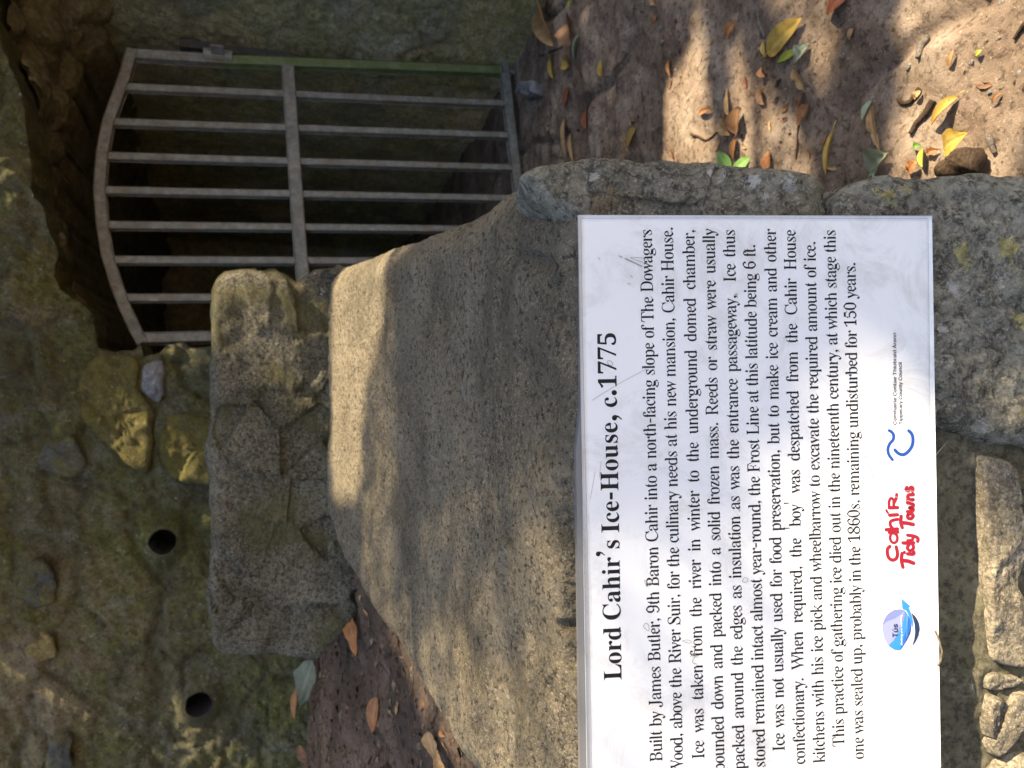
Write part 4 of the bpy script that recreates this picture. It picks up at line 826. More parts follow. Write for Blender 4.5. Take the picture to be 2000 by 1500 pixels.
G_SANS = {
'C': '510|267,-7 235,-5 205,1 177,11 150,25 126,42 104,63 86,88 70,115 57,146 48,179 42,215 40,254 42,293 48,329 57,362 70,393 86,421 104,445 126,466 150,484 177,498 205,508 235,514 267,516 293,514 317,511 340,504 362,496 383,485 402,471 419,456 435,438 448,418 459,397 467,373 473,348 408,348 401,373 389,395 375,413 357,428 337,440 315,449 292,454 267,456 237,453 209,445 184,432 161,414 141,391 125,364 113,332 106,295 103,254 106,213 113,177 125,145 141,117 161,94 184,76 210,63 237,56 267,53 292,55 315,60 337,69 357,81 375,96 389,114 401,136 408,160 473,160 467,135 459,112 448,91 435,71 420,53 402,38 383,24 363,13 341,5 317,-2 293,-6',
'G': '520|269,-7 236,-5 205,1 176,11 149,25 125,43 104,64 85,88 69,116 57,146 47,179 42,215 40,254 42,293 47,329 57,362 69,393 85,421 103,445 125,466 149,484 175,498 203,508 233,514 265,516 291,514 316,510 340,504 363,494 384,483 403,469 421,453 436,436 449,416 460,395 468,373 474,349 408,349 399,372 387,393 373,411 356,427 337,439 315,448 291,454 265,456 236,453 209,445 183,432 160,414 141,392 125,364 113,332 106,295 103,254 106,213 113,177 125,145 141,117 161,95 184,76 210,63 238,56 269,53 296,55 322,61 345,71 365,85 382,102 396,123 407,147 413,173 415,202 434,199 283,199 283,256 478,256 478,200 475,160 466,124 451,91 431,62 406,38 377,19 344,5 308,-4',
'T': '449|32,452 32,509 417,509 417,452 257,452 257,0 193,0 193,452',
'a': '389|160,-9 137,-7 115,-3 94,5 76,15 60,29 48,45 38,63 32,84 30,108 34,138 43,161 58,179 78,193 100,203 125,211 178,220 234,227 265,235 276,255 273,279 267,297 256,311 240,322 220,329 196,331 171,329 149,322 118,301 100,274 41,291 51,313 64,331 79,346 95,358 114,368 153,380 194,384 239,379 263,372 286,360 306,343 322,320 330,301 335,278 337,251 337,0 277,0 277,52 272,52 252,25 236,12 215,1 190,-6;170,45 202,49 228,59 248,74 263,93 272,115 276,138 276,190 259,182 175,168 134,159 117,150 103,139 95,124 92,105 94,87 102,72 114,61 130,52 149,47',
'b': '424|229,-8 198,-5 172,4 153,17 138,31 118,59 112,59 112,0 53,0 53,509 114,509 114,319 118,319 137,346 152,360 171,373 197,381 229,384 259,382 287,374 313,361 335,342 354,320 370,293 381,261 388,227 390,189 388,151 381,116 370,84 355,57 336,34 313,16 288,3 260,-6;220,47 242,49 262,55 279,66 294,80 306,97 316,117 323,139 327,163 328,189 327,215 323,239 316,261 307,281 295,298 280,311 262,322 243,328 220,330 198,328 178,322 161,312 147,299 134,282 125,263 118,241 114,216 113,189 114,162 118,138 125,115 135,95 147,78 162,65 179,55 198,49',
'c': '396|207,-8 174,-5 144,3 117,16 93,35 72,58 56,85 44,116 37,150 34,187 37,225 44,260 56,291 72,318 93,341 117,360 144,374 174,382 207,384 234,383 260,377 284,368 305,356 324,341 340,322 353,301 362,277 303,262 290,289 270,311 242,325 207,330 184,328 163,321 145,310 130,296 118,278 108,258 102,236 98,212 96,187 98,163 102,139 108,117 118,97 130,80 145,66 163,55 184,49 207,46 243,52 271,66 292,89 304,117 363,102 354,78 341,56 325,37 306,21 285,9 261,-1 235,-6',
'd': '424|195,-8 165,-6 137,3 111,16 89,34 70,57 55,84 43,116 36,151 34,189 36,227 43,261 55,293 70,320 89,342 112,361 137,374 165,382 196,384 228,381 253,373 272,360 287,346 306,319 311,319 311,509 372,509 372,0 313,0 313,59 307,59 287,31 272,17 252,4 227,-5;205,47 226,49 246,55 263,65 278,78 290,95 299,115 306,138 310,162 312,189 310,216 306,241 300,263 290,282 278,299 263,312 246,322 227,328 205,330 182,328 162,322 145,311 130,298 118,281 108,261 102,239 98,215 96,189 98,163 102,139 109,117 118,97 130,80 145,66 162,55 182,49',
'e': '404|212,-8 177,-5 145,3 117,16 92,35 72,58 56,85 44,116 37,150 34,187 36,224 44,258 55,290 71,317 91,340 115,359 142,373 172,382 205,384 246,380 266,374 285,366 303,355 319,341 334,324 347,305 357,282 365,256 370,227 371,169 75,169 75,221 338,221 310,202 308,226 304,248 298,269 283,294 263,314 237,326 205,330 183,328 164,323 146,313 125,294 109,270 99,241 96,211 98,151 102,127 110,106 121,88 135,73 151,61 169,53 190,48 212,46 234,48 254,53 271,61 285,73 297,88 306,105 365,91 353,63 335,39 320,26 302,14 283,4 261,-3 237,-7',
'g': '425|207,-151 180,-149 156,-146 134,-140 105,-127 82,-110 64,-91 51,-69 101,-41 122,-66 136,-78 154,-88 178,-95 207,-97 236,-95 261,-87 282,-75 298,-58 308,-34 311,-6 311,68 306,68 287,41 272,28 252,16 227,8 195,5 165,7 138,14 113,27 90,43 71,65 55,90 43,120 36,154 34,191 36,229 43,263 55,293 71,320 90,342 112,361 138,374 166,382 196,384 228,382 253,373 273,360 288,346 308,319 313,319 313,379 372,379 372,-9 370,-40 363,-67 350,-90 334,-109 314,-124 291,-136 265,-144 237,-149;205,59 227,61 246,66 264,75 285,95 300,121 307,142 311,166 312,193 311,219 307,242 300,264 291,283 279,299 264,312 247,322 227,328 205,330 182,328 163,322 145,312 130,298 118,282 109,262 102,241 98,218 96,193 98,167 102,144 109,123 124,96 145,76 163,66 183,61',
'h': '410|114,227 114,0 53,0 53,509 114,509 114,287 102,287 116,319 132,344 152,362 175,374 200,382 227,384 252,383 275,377 295,369 313,356 328,340 341,321 350,298 355,271 357,240 357,0 296,0 296,235 293,263 286,286 273,304 256,318 235,326 210,329 184,326 161,317 141,303 126,283 117,257',
'i': '167|53,0 53,379 114,379 114,0;84,443 67,446 54,455 44,468 41,483 44,499 54,512 67,521 84,524 100,521 114,512 123,499 126,483 123,468 114,455 100,446',
'k': '381|110,137 110,212 121,212 284,379 360,379 184,199 177,199;53,0 53,509 114,509 114,0;294,0 148,186 191,229 372,0',
'l': '189|139,-2 112,0 91,8 74,20 62,37 55,59 53,84 53,509 114,509 114,99 115,77 120,62 130,54 146,52 170,54 181,3 162,-1',
'm': '610|53,0 53,379 112,379 112,295 108,295 118,323 132,346 151,363 172,376 195,384 219,386 245,383 268,375 287,361 303,342 314,320 321,295 312,295 322,321 337,343 357,361 381,375 407,383 437,386 458,385 478,380 497,372 514,361 529,346 541,328 550,307 555,283 557,255 557,0 496,0 496,254 493,279 485,298 473,313 447,326 419,330 395,328 374,320 358,307 345,290 338,270 335,247 335,0 274,0 274,260 269,288 253,311 229,326 199,330 178,328 158,320 140,307 126,289 117,266 114,238 114,0',
'n': '410|114,227 114,0 53,0 53,379 112,379 112,287 102,287 116,319 132,344 152,362 175,374 200,382 227,384 252,383 275,377 295,369 313,356 328,340 341,321 350,298 355,271 357,240 357,0 296,0 296,235 293,263 286,286 273,304 256,318 235,326 210,329 184,326 161,317 141,303 126,283 117,257',
'o': '415|207,-8 174,-5 144,3 117,16 93,35 72,58 56,85 44,116 37,150 34,187 37,225 44,260 56,291 72,318 93,341 117,360 144,374 174,382 207,384 241,382 271,374 299,360 323,341 343,318 359,291 371,260 379,225 381,187 379,150 371,116 359,85 343,58 323,35 299,16 271,3 241,-5;207,46 231,49 252,55 270,66 285,80 298,97 307,117 314,139 318,163 319,187 318,212 314,236 307,258 298,278 285,296 270,310 252,321 231,328 207,330 184,328 163,321 145,310 130,296 118,278 108,258 102,236 98,212 96,187 98,163 102,139 108,117 118,97 130,80 145,66 163,55 184,49',
'p': '424|53,-143 53,379 112,379 112,319 118,319 137,346 152,360 171,373 197,381 229,384 259,382 287,374 313,361 335,342 354,320 370,293 381,261 388,227 390,189 388,151 381,116 370,84 355,57 336,34 313,16 288,3 260,-6 229,-8 198,-5 173,4 153,17 138,31 118,59 114,59 114,-143;220,47 242,49 262,55 279,66 294,80 306,97 316,117 323,139 327,163 328,189 327,215 323,239 316,261 307,281 295,298 280,311 262,322 243,328 220,330 198,328 178,322 161,312 147,299 134,282 125,263 118,241 114,216 113,189 114,162 118,138 125,115 135,95 147,78 162,65 179,55 198,49',
'r': '259|53,0 53,379 112,379 112,321 130,347 152,367 171,377 191,383 243,384 243,322 207,326 182,323 159,315 140,301 126,284 117,262 114,237 114,0',
's': '365|182,-8 157,-7 133,-3 112,3 93,12 76,24 62,38 50,54 41,73 36,94 94,107 105,79 124,60 150,49 181,45 206,47 227,53 244,62 262,81 268,103 265,121 254,136 237,147 212,155 149,170 118,180 92,192 72,208 58,227 50,249 47,274 49,295 55,314 65,332 79,347 95,360 115,370 137,378 161,383 187,384 212,383 234,379 254,372 279,358 299,339 314,316 324,290 268,277 258,298 243,316 219,328 187,333 156,329 131,317 114,299 109,277 112,258 124,243 144,232 172,223 229,209 261,200 287,187 306,171 320,153 328,131 331,107 329,85 323,65 312,47 298,31 281,18 260,6 236,-2 210,-7',
't': '227|204,379 204,327 6,327 6,379;65,471 126,471 126,98 128,76 136,61 150,53 170,50 202,54 213,2 192,-3 168,-4 138,-1 113,7 92,21 77,41 68,64 65,93',
'u': '410|182,-5 158,-3 135,2 115,11 97,23 82,39 69,59 60,82 54,109 53,139 53,379 114,379 114,144 116,117 124,94 137,75 154,61 175,53 200,50 226,53 249,62 268,77 283,97 293,122 296,153 296,379 357,379 357,0 298,0 298,92 307,92 294,60 277,35 257,17 234,5 209,-3',
'w': '567|138,0 23,379 87,379 154,137 175,41 165,41 186,135 252,379 316,379 382,136 402,41 391,41 413,135 480,379 545,379 429,0 368,0 305,225 277,338 291,338 263,225 199,0',
'y': '389|47,-139 61,-86 104,-89 118,-84 130,-74 141,-58 163,-1 17,379 84,379 165,155 206,21 184,21 224,155 305,379 371,379 204,-58 191,-85 177,-107 159,-124 139,-136 117,-143 91,-145 65,-143',
'Á': '480|16,0 201,509 276,509 463,0 395,0 287,302 264,372 232,478 245,478 191,302 85,0;110,142 110,199 370,199 370,142;213,558 260,659 329,659 263,558',
'ú': '410|182,-5 158,-3 135,2 115,11 97,23 82,39 69,59 60,82 54,109 53,139 53,379 114,379 114,144 116,117 124,94 137,75 154,61 175,53 200,50 226,53 249,62 268,77 283,97 293,122 296,153 296,379 357,379 357,0 298,0 298,92 307,92 294,60 277,35 257,17 234,5 209,-3;178,429 226,529 294,529 228,429',
}

# ------------------------------------------------------------------ information plaque
plq = empty("information_plaque", tuple(PL(PW / 2, 0, 0)), "white weathered information plaque with black lettering fixed to the stone wall", "plaque")
T0 = .0045                                              # panel face
def slab2(name, rect, c0, c1, mat, bev=.0008):
    (a0, b0, a1, b1) = rect
    v = []; 
    for (i, c) in ((0, c0), (0, c1 - bev), (bev, c1)):
        v += [PL(a0 + i, b0 + i, c), PL(a1 - i, b0 + i, c), PL(a1 - i, b1 - i, c), PL(a0 + i, b1 - i, c)]
    f = [(3, 2, 1, 0)] + [(k * 4 + j, k * 4 + (j + 1) % 4, k * 4 + 4 + (j + 1) % 4, k * 4 + 4 + j) for k in (0, 1) for j in range(4)] + [(8, 9, 10, 11)]
    return obj(name, v, f, mat, plq, smooth=False)
# a very slightly dished sheet
def panel():
    na, nb = 80, 52
    a = np.linspace(0, PW, na); b = np.linspace(0, PH, nb); A, B = np.meshgrid(a, b, indexing='ij')
    e = np.minimum(np.minimum(A, PW - A), np.minimum(B, PH - B))
    P2 = np.stack([A, B, 0 * A], -1)
    c = T0 - .0007 * np.clip(1 - e / .003, 0, 1) + 0 * A
    P = BL + A[..., None] * EA + B[..., None] * EB + c[..., None] * PN
    V = P.reshape(-1, 3); F = [tuple(q) for q in grid_faces(na, nb)]
    n = len(V); bord = [i * nb for i in range(na)] + [(na - 1) * nb + j for j in range(1, nb)] + [i * nb + nb - 1 for i in range(na - 2, -1, -1)] + [j for j in range(nb - 2, 0, -1)]
    V2 = [V[k] - PN * .0035 for k in bord]; m = len(bord)
    F += [(bord[k], bord[(k + 1) % m], n + (k + 1) % m, n + k) for k in range(m)]
    obj("panel", np.vstack([V, V2]), F, M['panel'], plq)
panel()
# grey board behind, showing above the panel on the left
tl = pab(1137, 1500, 0); tm = pab(1128, 800, 0)
bd = [PL(-.03, .004, 0), PL(PW - .004, .004, 0), PL(PW - .004, PH - .003, 0), PL(tm[0], PH + .0005, 0), PL(pab(1127, 880)[0], PH + .0058, 0), PL(-.03, PH + .0068, 0)]
mb = MB(); mb.add(bd + [p - PN * .014 for p in bd], [(0, 1, 2, 3, 4, 5), (11, 10, 9, 8, 7, 6)] + [(j, j + 6, (j + 1) % 6 + 6, (j + 1) % 6) for j in range(6)])
mb.build("backing_board", M['backing'], plq, smooth=False)

def _load(d):
    out = {}
    for k, s in d.items():
        a, c = s.split('|', 1)
        out[k] = (int(a), [[tuple(int(q) for q in p.split(',')) for p in w.split(' ')] for w in c.split(';')] if c else [])
    return out
ROMAN, BOLD, SANS = _load(G_ROMAN), _load(G_BOLD), _load(G_SANS)
def dot(cx_, cy_, r): return [(cx_ + r * math.cos(t), cy_ + r * math.sin(t)) for t in np.linspace(0, 2 * math.pi, 14, endpoint=False)]
def comma(cx_, cy_, r): return dot(cx_, cy_, r)[:0] + [(cx_ - r, cy_), (cx_ - .7 * r, cy_ + .75 * r), (cx_, cy_ + r), (cx_ + .75 * r, cy_ + .7 * r), (cx_ + 1.05 * r, cy_ - .1 * r), (cx_ + .7 * r, cy_ - 1.4 * r), (cx_ - .5 * r, cy_ - 2.6 * r), (cx_ - .75 * r, cy_ - 2.4 * r), (cx_ + .1 * r, cy_ - 1.3 * r), (cx_ + .1 * r, cy_ - .85 * r), (cx_ - .6 * r, cy_ - .7 * r)]
ROMAN['.'] = (150, [dot(75, 40, 42)]); ROMAN[','] = (150, [comma(72, 42, 44)]); ROMAN["'"] = (130, [[(45, 620), (85, 620), (75, 430), (55, 430)]])
ROMAN['-'] = (210, [[(25, 165), (185, 165), (185, 212), (25, 212)]])
BOLD['.'] = (210, [dot(105, 66, 70)]); BOLD[','] = (215, [comma(105, 66, 74)]); BOLD["'"] = (190, [comma(95, 545, 66)])
BOLD['-'] = (250, [[(30, 150), (215, 150), (215, 226), (30, 226)]])
ROMAN[' '] = (0, []); BOLD[' '] = (0, []); SANS[' '] = (180, [])
# the plaque's face has its serif digits a little lower than the capitals
def words_width(txt, F): return sum(F[c][0] for c in txt if c != ' ')
def outline_mesh(name, shapes, mat, parent, c):
    """filled flat outlines (lists of closed polygons in plaque coordinates a, b)"""
    cu = bpy.data.curves.new(name, 'CURVE'); cu.dimensions = '2D'; cu.fill_mode = 'BOTH'
    for s in shapes:
        sp = cu.splines.new('POLY'); sp.points.add(len(s) - 1); sp.use_cyclic_u = True
        sp.points.foreach_set('co', [q for p in s for q in (p[0], p[1], 0, 1)])
    t = bpy.data.objects.new("tmp", cu); COL.objects.link(t)
    bpy.context.view_layer.update()
    me = bpy.data.meshes.new_from_object(t.evaluated_get(bpy.context.evaluated_depsgraph_get()))
    bpy.data.objects.remove(t); bpy.data.curves.remove(cu)
    V = [PL(v.co.x, v.co.y, c) for v in me.vertices]; F = [tuple(p.vertices) for p in me.polygons]
    bpy.data.meshes.remove(me)
    return obj(name, V, F, mat, parent, smooth=False)
_gc = {}
def glyph_mesh(F, ch):
    k = (id(F), ch)
    if k not in _gc:
        cu = bpy.data.curves.new("glyph", 'CURVE'); cu.dimensions = '2D'; cu.fill_mode = 'BOTH'
        for s in F[ch][1]:
            sp = cu.splines.new('POLY'); sp.points.add(len(s) - 1); sp.use_cyclic_u = True
            sp.points.foreach_set('co', [q for p in s for q in (p[0] * .01, p[1] * .01, 0, 1)])
        t = bpy.data.objects.new("tmp", cu); COL.objects.link(t); bpy.context.view_layer.update()
        me = bpy.data.meshes.new_from_object(t.evaluated_get(bpy.context.evaluated_depsgraph_get()))
        _gc[k] = (np.array([(v.co.x * 100, v.co.y * 100) for v in me.vertices]), [tuple(p.vertices) for p in me.polygons])
        bpy.data.objects.remove(t); bpy.data.curves.remove(cu); bpy.data.meshes.remove(me)
    return _gc[k]
def text_line(name, txt, p0, p1, F, size, kx, mat, justify=True, word_gap=None, bold=0.0):
    """set txt from plaque point p0 (left, baseline) to p1; size = metres per font unit"""
    p0 = np.array(p0); p1 = np.array(p1); L = np.linalg.norm(p1 - p0); e = (p1 - p0) / L; nrm = np.array([-e[1], e[0]])
    nsp = txt.count(' '); lw_ = words_width(txt, F) * size * kx
    gap = (L - lw_) / nsp if nsp and justify else (word_gap or 0) * size
    if nsp and justify and gap < 60 * size: kx *= (L - nsp * 150 * size) / lw_; gap = 150 * size
    x = 0.0; V = []; Fc = []; n = 0
    for k, ch in enumerate(txt):
        if ch == ' ': x += gap; continue
        gv, gf = glyph_mesh(F, ch)
        for rep, sx in enumerate((-bold, bold) if bold else (0.0,)):
            for q in gv:
                a, b = p0 + e * (x + q[0] * size * kx + sx) + nrm * (q[1] * size + sx * .6)
                V.append(PL(a, b, T0 + .00025 + .00004 * (k % 2) + .00002 * rep))
            Fc += [tuple(i + n for i in f) for f in gf]; n = len(V)
        x += F[ch][0] * size * kx
    return obj(name, V, Fc, mat, plq, smooth=False)
def xh(F, ch): return max(q[1] for c in F[ch][1] for q in c)
px_m = PW / abs(1495 - 423)                                   # metres per photo pixel on the plaque
LINES = [
    ("Built by James Butler, 9th Baron Cahir into a north-facing slope of The Dowagers", 1293.5, 1487, 1273, 448),
    ("Wood, above the River Suir, for the culinary needs at his new mansion, Cahir House.", 1334, 1512, 1314, 443),
    ("Ice was taken from the river in winter to the underground domed chamber,", 1375.5, 1481, 1356, 448),
    ("pounded down and packed into a solid frozen mass. Reeds or straw were usually", 1415, 1506, 1395.6, 447),
    ("packed around the edges as insulation as was the entrance passageway,  Ice thus", 1454.5, 1502, 1435, 448.5),
    ("stored remained intact almost year-round, the Frost Line at this latitude being 6 ft.", 1494.5, 1498, 1475, 477),
    ("Ice was not usually used for food preservation, but to make ice cream and other", 1532.5, 1466, 1515, 447.5),
    ("confectionary. When required, the 'boy' was despatched from the Cahir House", 1572.5, 1492, 1553.5, 449),
    ("kitchens with his ice pick and wheelbarrow to excavate the required amount of ice.", 1611, 1489, 1592.5, 471),
    ("This practice of gathering ice died out in the nineteenth century, at which stage this", 1649, 1457, 1631.5, 449),
    ("one was sealed up, probably in the 1860s, remaining undisturbed for 150 years.", 1687, 1482, 1670.5, 512)]
body_size = 16.2 * px_m / (xh(ROMAN, 'x'))
fits = []
for t, x0, y0, x1, y1 in LINES:
    L = np.linalg.norm(pab(x1, y1, T0) - pab(x0, y0, T0)); fits.append(L / ((words_width(t, ROMAN) + 150 * t.count(' ')) * body_size))
KX = min(fits) * 1.0
print("fits", [round(f, 3) for f in fits], "PW PH", PW, PH)
text_line("heading", "Lord Cahir's Ice-House, c.1775", pab(1214, 1328, T0), pab(1202.6, 648, T0), BOLD, 33.5 * px_m / xh(BOLD, 'H'), 1.06, M['ink'])
for t, x0, y0, x1, y1 in LINES:
    text_line("text_line", t, pab(x0, y0, T0), pab(x1, y1, T0), ROMAN, body_size, KX, M['ink'], bold=.16 * px_m)
def sans_px(name, txt, x0, y0, x1, y1, size_px, mat):
    p0, p1 = pab(x0, y0, T0), pab(x1, y1, T0); L = np.linalg.norm(p1 - p0)
    s = size_px * px_m / 510.0
    w = sum(SANS[c][0] for c in txt) * s
    return text_line(name, txt, p0, p1, SANS, s, L / w, mat, justify=False, word_gap=180 * L / w, bold=.045 * size_px * px_m)
sans_px("emblem_text", "Comhairle Contae Thiobraid Árann", 1750.8, 830, 1750, 649.5, 6.9, M['greyink'])
sans_px("emblem_text", "Tipperary County Council", 1762, 829, 1761, 707, 6.9, M['greyink'])
_lay = [0]
def poly_px(name, pts, mat, parent=None, conv=None):
    _lay[0] += 1
    pts = [conv(*p) for p in pts] if conv else pts
    # smooth the closed outline a little
    q = resample(pts, 1.5)
    for _ in range(2): q = .25 * np.roll(q, 1, 0) + .5 * q + .25 * np.roll(q, -1, 0)
    return outline_mesh(name, [[pab(x, y, T0) for x, y in q]], mat, parent or plq, T0 + .00016 + .00005 * _lay[0])
def stroke(shapes, pts, w0, w1=None, conv=None):
    """round-ended brush stroke in pixels -> outline in plaque coordinates"""
    pts = np.array([conv(*p) if conv else p for p in pts], float); w1 = w0 if w1 is None else w1
    if len(pts) > 2:
        t = np.arange(len(pts)); tt = np.linspace(0, len(pts) - 1, (len(pts) - 1) * 6 + 1)
        Q = []
        for u in tt:
            i = min(int(u), len(pts) - 2); f = u - i
            p = [pts[max(i - 1, 0)], pts[i], pts[i + 1], pts[min(i + 2, len(pts) - 1)]]
            Q.append(.5 * ((2 * p[1]) + (-p[0] + p[2]) * f + (2 * p[0] - 5 * p[1] + 4 * p[2] - p[3]) * f * f + (-p[0] + 3 * p[1] - 3 * p[2] + p[3]) * f ** 3))
        pts = np.array(Q)
    d = np.gradient(pts, axis=0); d /= np.linalg.norm(d, axis=1)[:, None] + 1e-9; nn = np.stack([-d[:, 1], d[:, 0]], -1)
    w = np.linspace(w0, w1, len(pts))[:, None] / 2
    shapes.append((pts + nn * w, pts - nn * w, pts, w, d))
def strokes_mesh(name, shapes, mat, c, parent=None):
    mb = MB()
    for k, (l, r, p, w, d) in enumerate(shapes):
        cc = c + .00001 * k; n = len(l)
        P3 = lambda q: PL(*pab(q[0], q[1], T0), cc)
        v = [P3(q) for q in l] + [P3(q) for q in r]; f = [(i, i + 1, n + i + 1, n + i) for i in range(n - 1)]
        for end, sg in ((0, -1), (n - 1, 1)):
            b = len(v); base = math.atan2(*(l[end] - p[end])[::-1]); 
            for j in range(1, 6):
                ang = base - sg * math.pi * j / 6
                v.append(P3(p[end] + w[end][0] * np.array([math.cos(ang), math.sin(ang)])))
            f.append((end, *range(b, b + 5), n + end))
        mb.add(v, f)
    return mb.build(name, mat, parent or plq, smooth=False)
z7 = lambda x, y: (1500 + x / 4, 900 + y / 4)
z6 = lambda x, y: (1500 + x / 4, 600 + y / 4)
sh = []
stroke(sh, [(970, 1190), (942, 1150), (935, 1105), (950, 1065), (975, 1035), (980, 1000), (965, 975), (945, 963)], 5.8, conv=z6)
stroke(sh, [(990, 1115), (1020, 1143), (1060, 1150), (1100, 1120), (1126, 1075), (1130, 1020), (1118, 985), (1098, 965)], 6.3, conv=z6)
strokes_mesh("wave_emblem", sh, M['blue'], T0 + .0003)
sh = []
for w, p in ((4.6, [(950, 668), (932, 690), (932, 730), (945, 760), (972, 775), (1000, 762), (1010, 725), (1000, 672)]),
             (3.6, [(960, 570), (952, 600), (962, 630), (985, 640), (1006, 622), (1006, 585), (985, 565)]), (4.4, [(946, 560), (980, 562), (1013, 556)]),
             (4.8, [(922, 538), (1010, 532)]), (4.2, [(975, 530), (955, 505), (955, 475), (980, 462), (1012, 456)]),
             (4.6, [(948, 424), (1010, 420)]), (3.0, [(934, 405), (922, 385)]),
             (4.6, [(945, 366), (1010, 364)]), (3.6, [(945, 362), (943, 320), (958, 292), (978, 305), (980, 350)]), (4.0, [(980, 330), (998, 295), (1003, 262)])):
    stroke(sh, p, w * 1.45, conv=z7)
for w, p in ((4.6, [(1052, 830), (1040, 775), (1045, 722)]), (5.2, [(1045, 778), (1090, 782), (1135, 798)]), (4.6, [(1088, 726), (1132, 728), (1138, 712)]), (4.0, [(1062, 716), (1064, 712)]),
             (4.2, [(1100, 652), (1086, 680), (1108, 702), (1134, 680), (1126, 648)]), (4.6, [(1052, 640), (1100, 642), (1136, 640)]),
             (4.0, [(1088, 622), (1122, 618), (1132, 592)]), (4.4, [(1088, 580), (1135, 586), (1168, 602), (1166, 628)]),
             (4.6, [(1046, 520), (1034, 478), (1038, 432)]), (5.0, [(1040, 482), (1085, 486), (1132, 496)]),
             (4.4, [(1088, 425), (1090, 445), (1115, 450), (1132, 430), (1118, 412), (1092, 418)]),
             (4.4, [(1086, 396), (1122, 394), (1132, 376), (1100, 366), (1128, 358), (1130, 336), (1086, 328)]),
             (4.6, [(1086, 306), (1132, 302)]), (4.4, [(1104, 300), (1088, 284), (1096, 266), (1133, 262)]),
             (4.2, [(1082, 205), (1074, 225), (1096, 232), (1112, 205), (1130, 212), (1126, 238)])):
    stroke(sh, p, w * 1.45, conv=z7)
strokes_mesh("red_lettering", sh, M['red'], T0 + .0003)
poly_px("emblem_disc", [(890, 1310), (896, 1270), (908, 1235), (935, 1195), (985, 1163), (1040, 1158), (1075, 1175), (1110, 1230), (1120, 1280), (1115, 1330), (1085, 1400), (1045, 1465), (1025, 1483), (985, 1476), (940, 1445), (908, 1390)], M['lilac'], conv=z7)
poly_px("emblem_disc", [(890, 1312), (898, 1280), (930, 1255), (985, 1235), (1040, 1200), (1062, 1172), (1045, 1250), (1015, 1330), (985, 1395), (940, 1444), (908, 1390)], M['lightlilac'], conv=z7)
poly_px("emblem_band", [(940, 1446), (985, 1400), (1035, 1320), (1062, 1240), (1074, 1178), (1108, 1232), (1118, 1285), (1110, 1345), (1082, 1402), (1045, 1463), (1025, 1482), (985, 1475)], M['skyblue'], conv=z7)
poly_px("emblem_band", [(1025, 1482), (1045, 1420), (1075, 1330), (1090, 1260), (1098, 1215), (1112, 1245), (1118, 1285), (1110, 1345), (1082, 1402), (1045, 1463)], M['midblue'], conv=z7)
poly_px("emblem_band", [(1062, 1430), (1095, 1360), (1114, 1290), (1118, 1285), (1110, 1345), (1082, 1402)], M['navy'], conv=z7)
poly_px("emblem_arrow", [(1041, 1074), (1113, 1137), (1094, 1141), (1115, 1190), (1130, 1250), (1130, 1312), (1106, 1222), (1076, 1166), (1048, 1157)], M['skyblue'], conv=z7)
poly_px("emblem_crescent", [(1118, 1186), (1150, 1215), (1176, 1262), (1183, 1310), (1173, 1365), (1150, 1412), (1122, 1447), (1140, 1395), (1147, 1340), (1142, 1270)], M['navy'], conv=z7)
T0 += .00035
sans_px("emblem_text", "Tús", *z7(1013, 1380), *z7(1013, 1272), 10.5, M['navy'])
sans_px("emblem_text", "Getting you working", *z7(1049, 1440), *z7(1046, 1204), 3.4, M['whiteink'])
T0 -= .00035
# marks of wear: pen scribbles, scratches, the lifted rim of the film
z1_ = lambda x, y: (1100 + x / 5, 400 + y / 5)
z2_ = lambda x, y: (1100 + x / 5, 600 + y / 5)
z3_ = lambda x, y: (1100 + x / 5, 900 + y / 5)
z4_ = lambda x, y: (1100 + x / 5, 1200 + y / 5)
z8 = lambda x, y: (1500 + x / 4, 1125 + y / 4)
sh = []
for cv, w, p in ((z1_, 1.6, [(545, 500), (575, 515)]), (z1_, 2.0, [(605, 525), (700, 570), (765, 602)]), (z1_, .8, [(790, 522), (660, 515), (720, 545), (820, 575)]), (z1_, 1.0, [(340, 515), (360, 540)]), (z1_, 1.2, [(655, 690), (675, 712)]), (z1_, 1.2, [(630, 772), (655, 775)]),
              (z1_, 1.6, [(1668, 880), (1685, 890), (1695, 875), (1680, 870)]), (z2_, .7, [(280, 910), (510, 765), (770, 625), (815, 602)]), (z2_, 1.0, [(440, 560), (430, 530), (460, 525), (482, 550), (470, 570), (440, 560)]),
              (z3_, 1.0, [(850, 1180), (815, 1225), (790, 1165), (815, 1180), (830, 1215)]), (z3_, 1.0, [(1745, 1180), (1765, 1140), (1800, 1150), (1790, 1180), (1750, 1182)]), (z3_, 1.0, [(1715, 470), (1725, 485), (1715, 490), (1712, 475)]), (z3_, .6, [(370, 0), (350, 160)]), (z3_, .6, [(310, 110), (262, 370)]),
              (z4_, 1.0, [(780, 110), (800, 85), (830, 100), (832, 155), (790, 130), (780, 110)]), (z4_, .9, [(1160, 255), (1210, 245), (1250, 262), (1225, 278), (1165, 258)]), (z4_, 1.3, [(1240, 410), (1265, 380), (1290, 400), (1265, 440), (1265, 470), (1300, 480)]), (z4_, 1.3, [(1250, 310), (1275, 320), (1280, 360), (1260, 400), (1320, 400)]),
              (z6, 1.0, [(740, 1165), (755, 1150), (766, 1160), (745, 1170)]), (z6, 1.0, [(775, 1205), (790, 1250)]), (z6, 1.2, [(800, 1270), (818, 1330)]), (z6, 1.4, [(730, 1390), (745, 1370)])):
    stroke(sh, p, w, conv=cv)
strokes_mesh("scribble", sh, M['pen'], T0 + .0010)
sh = []
rs = random.Random(8)
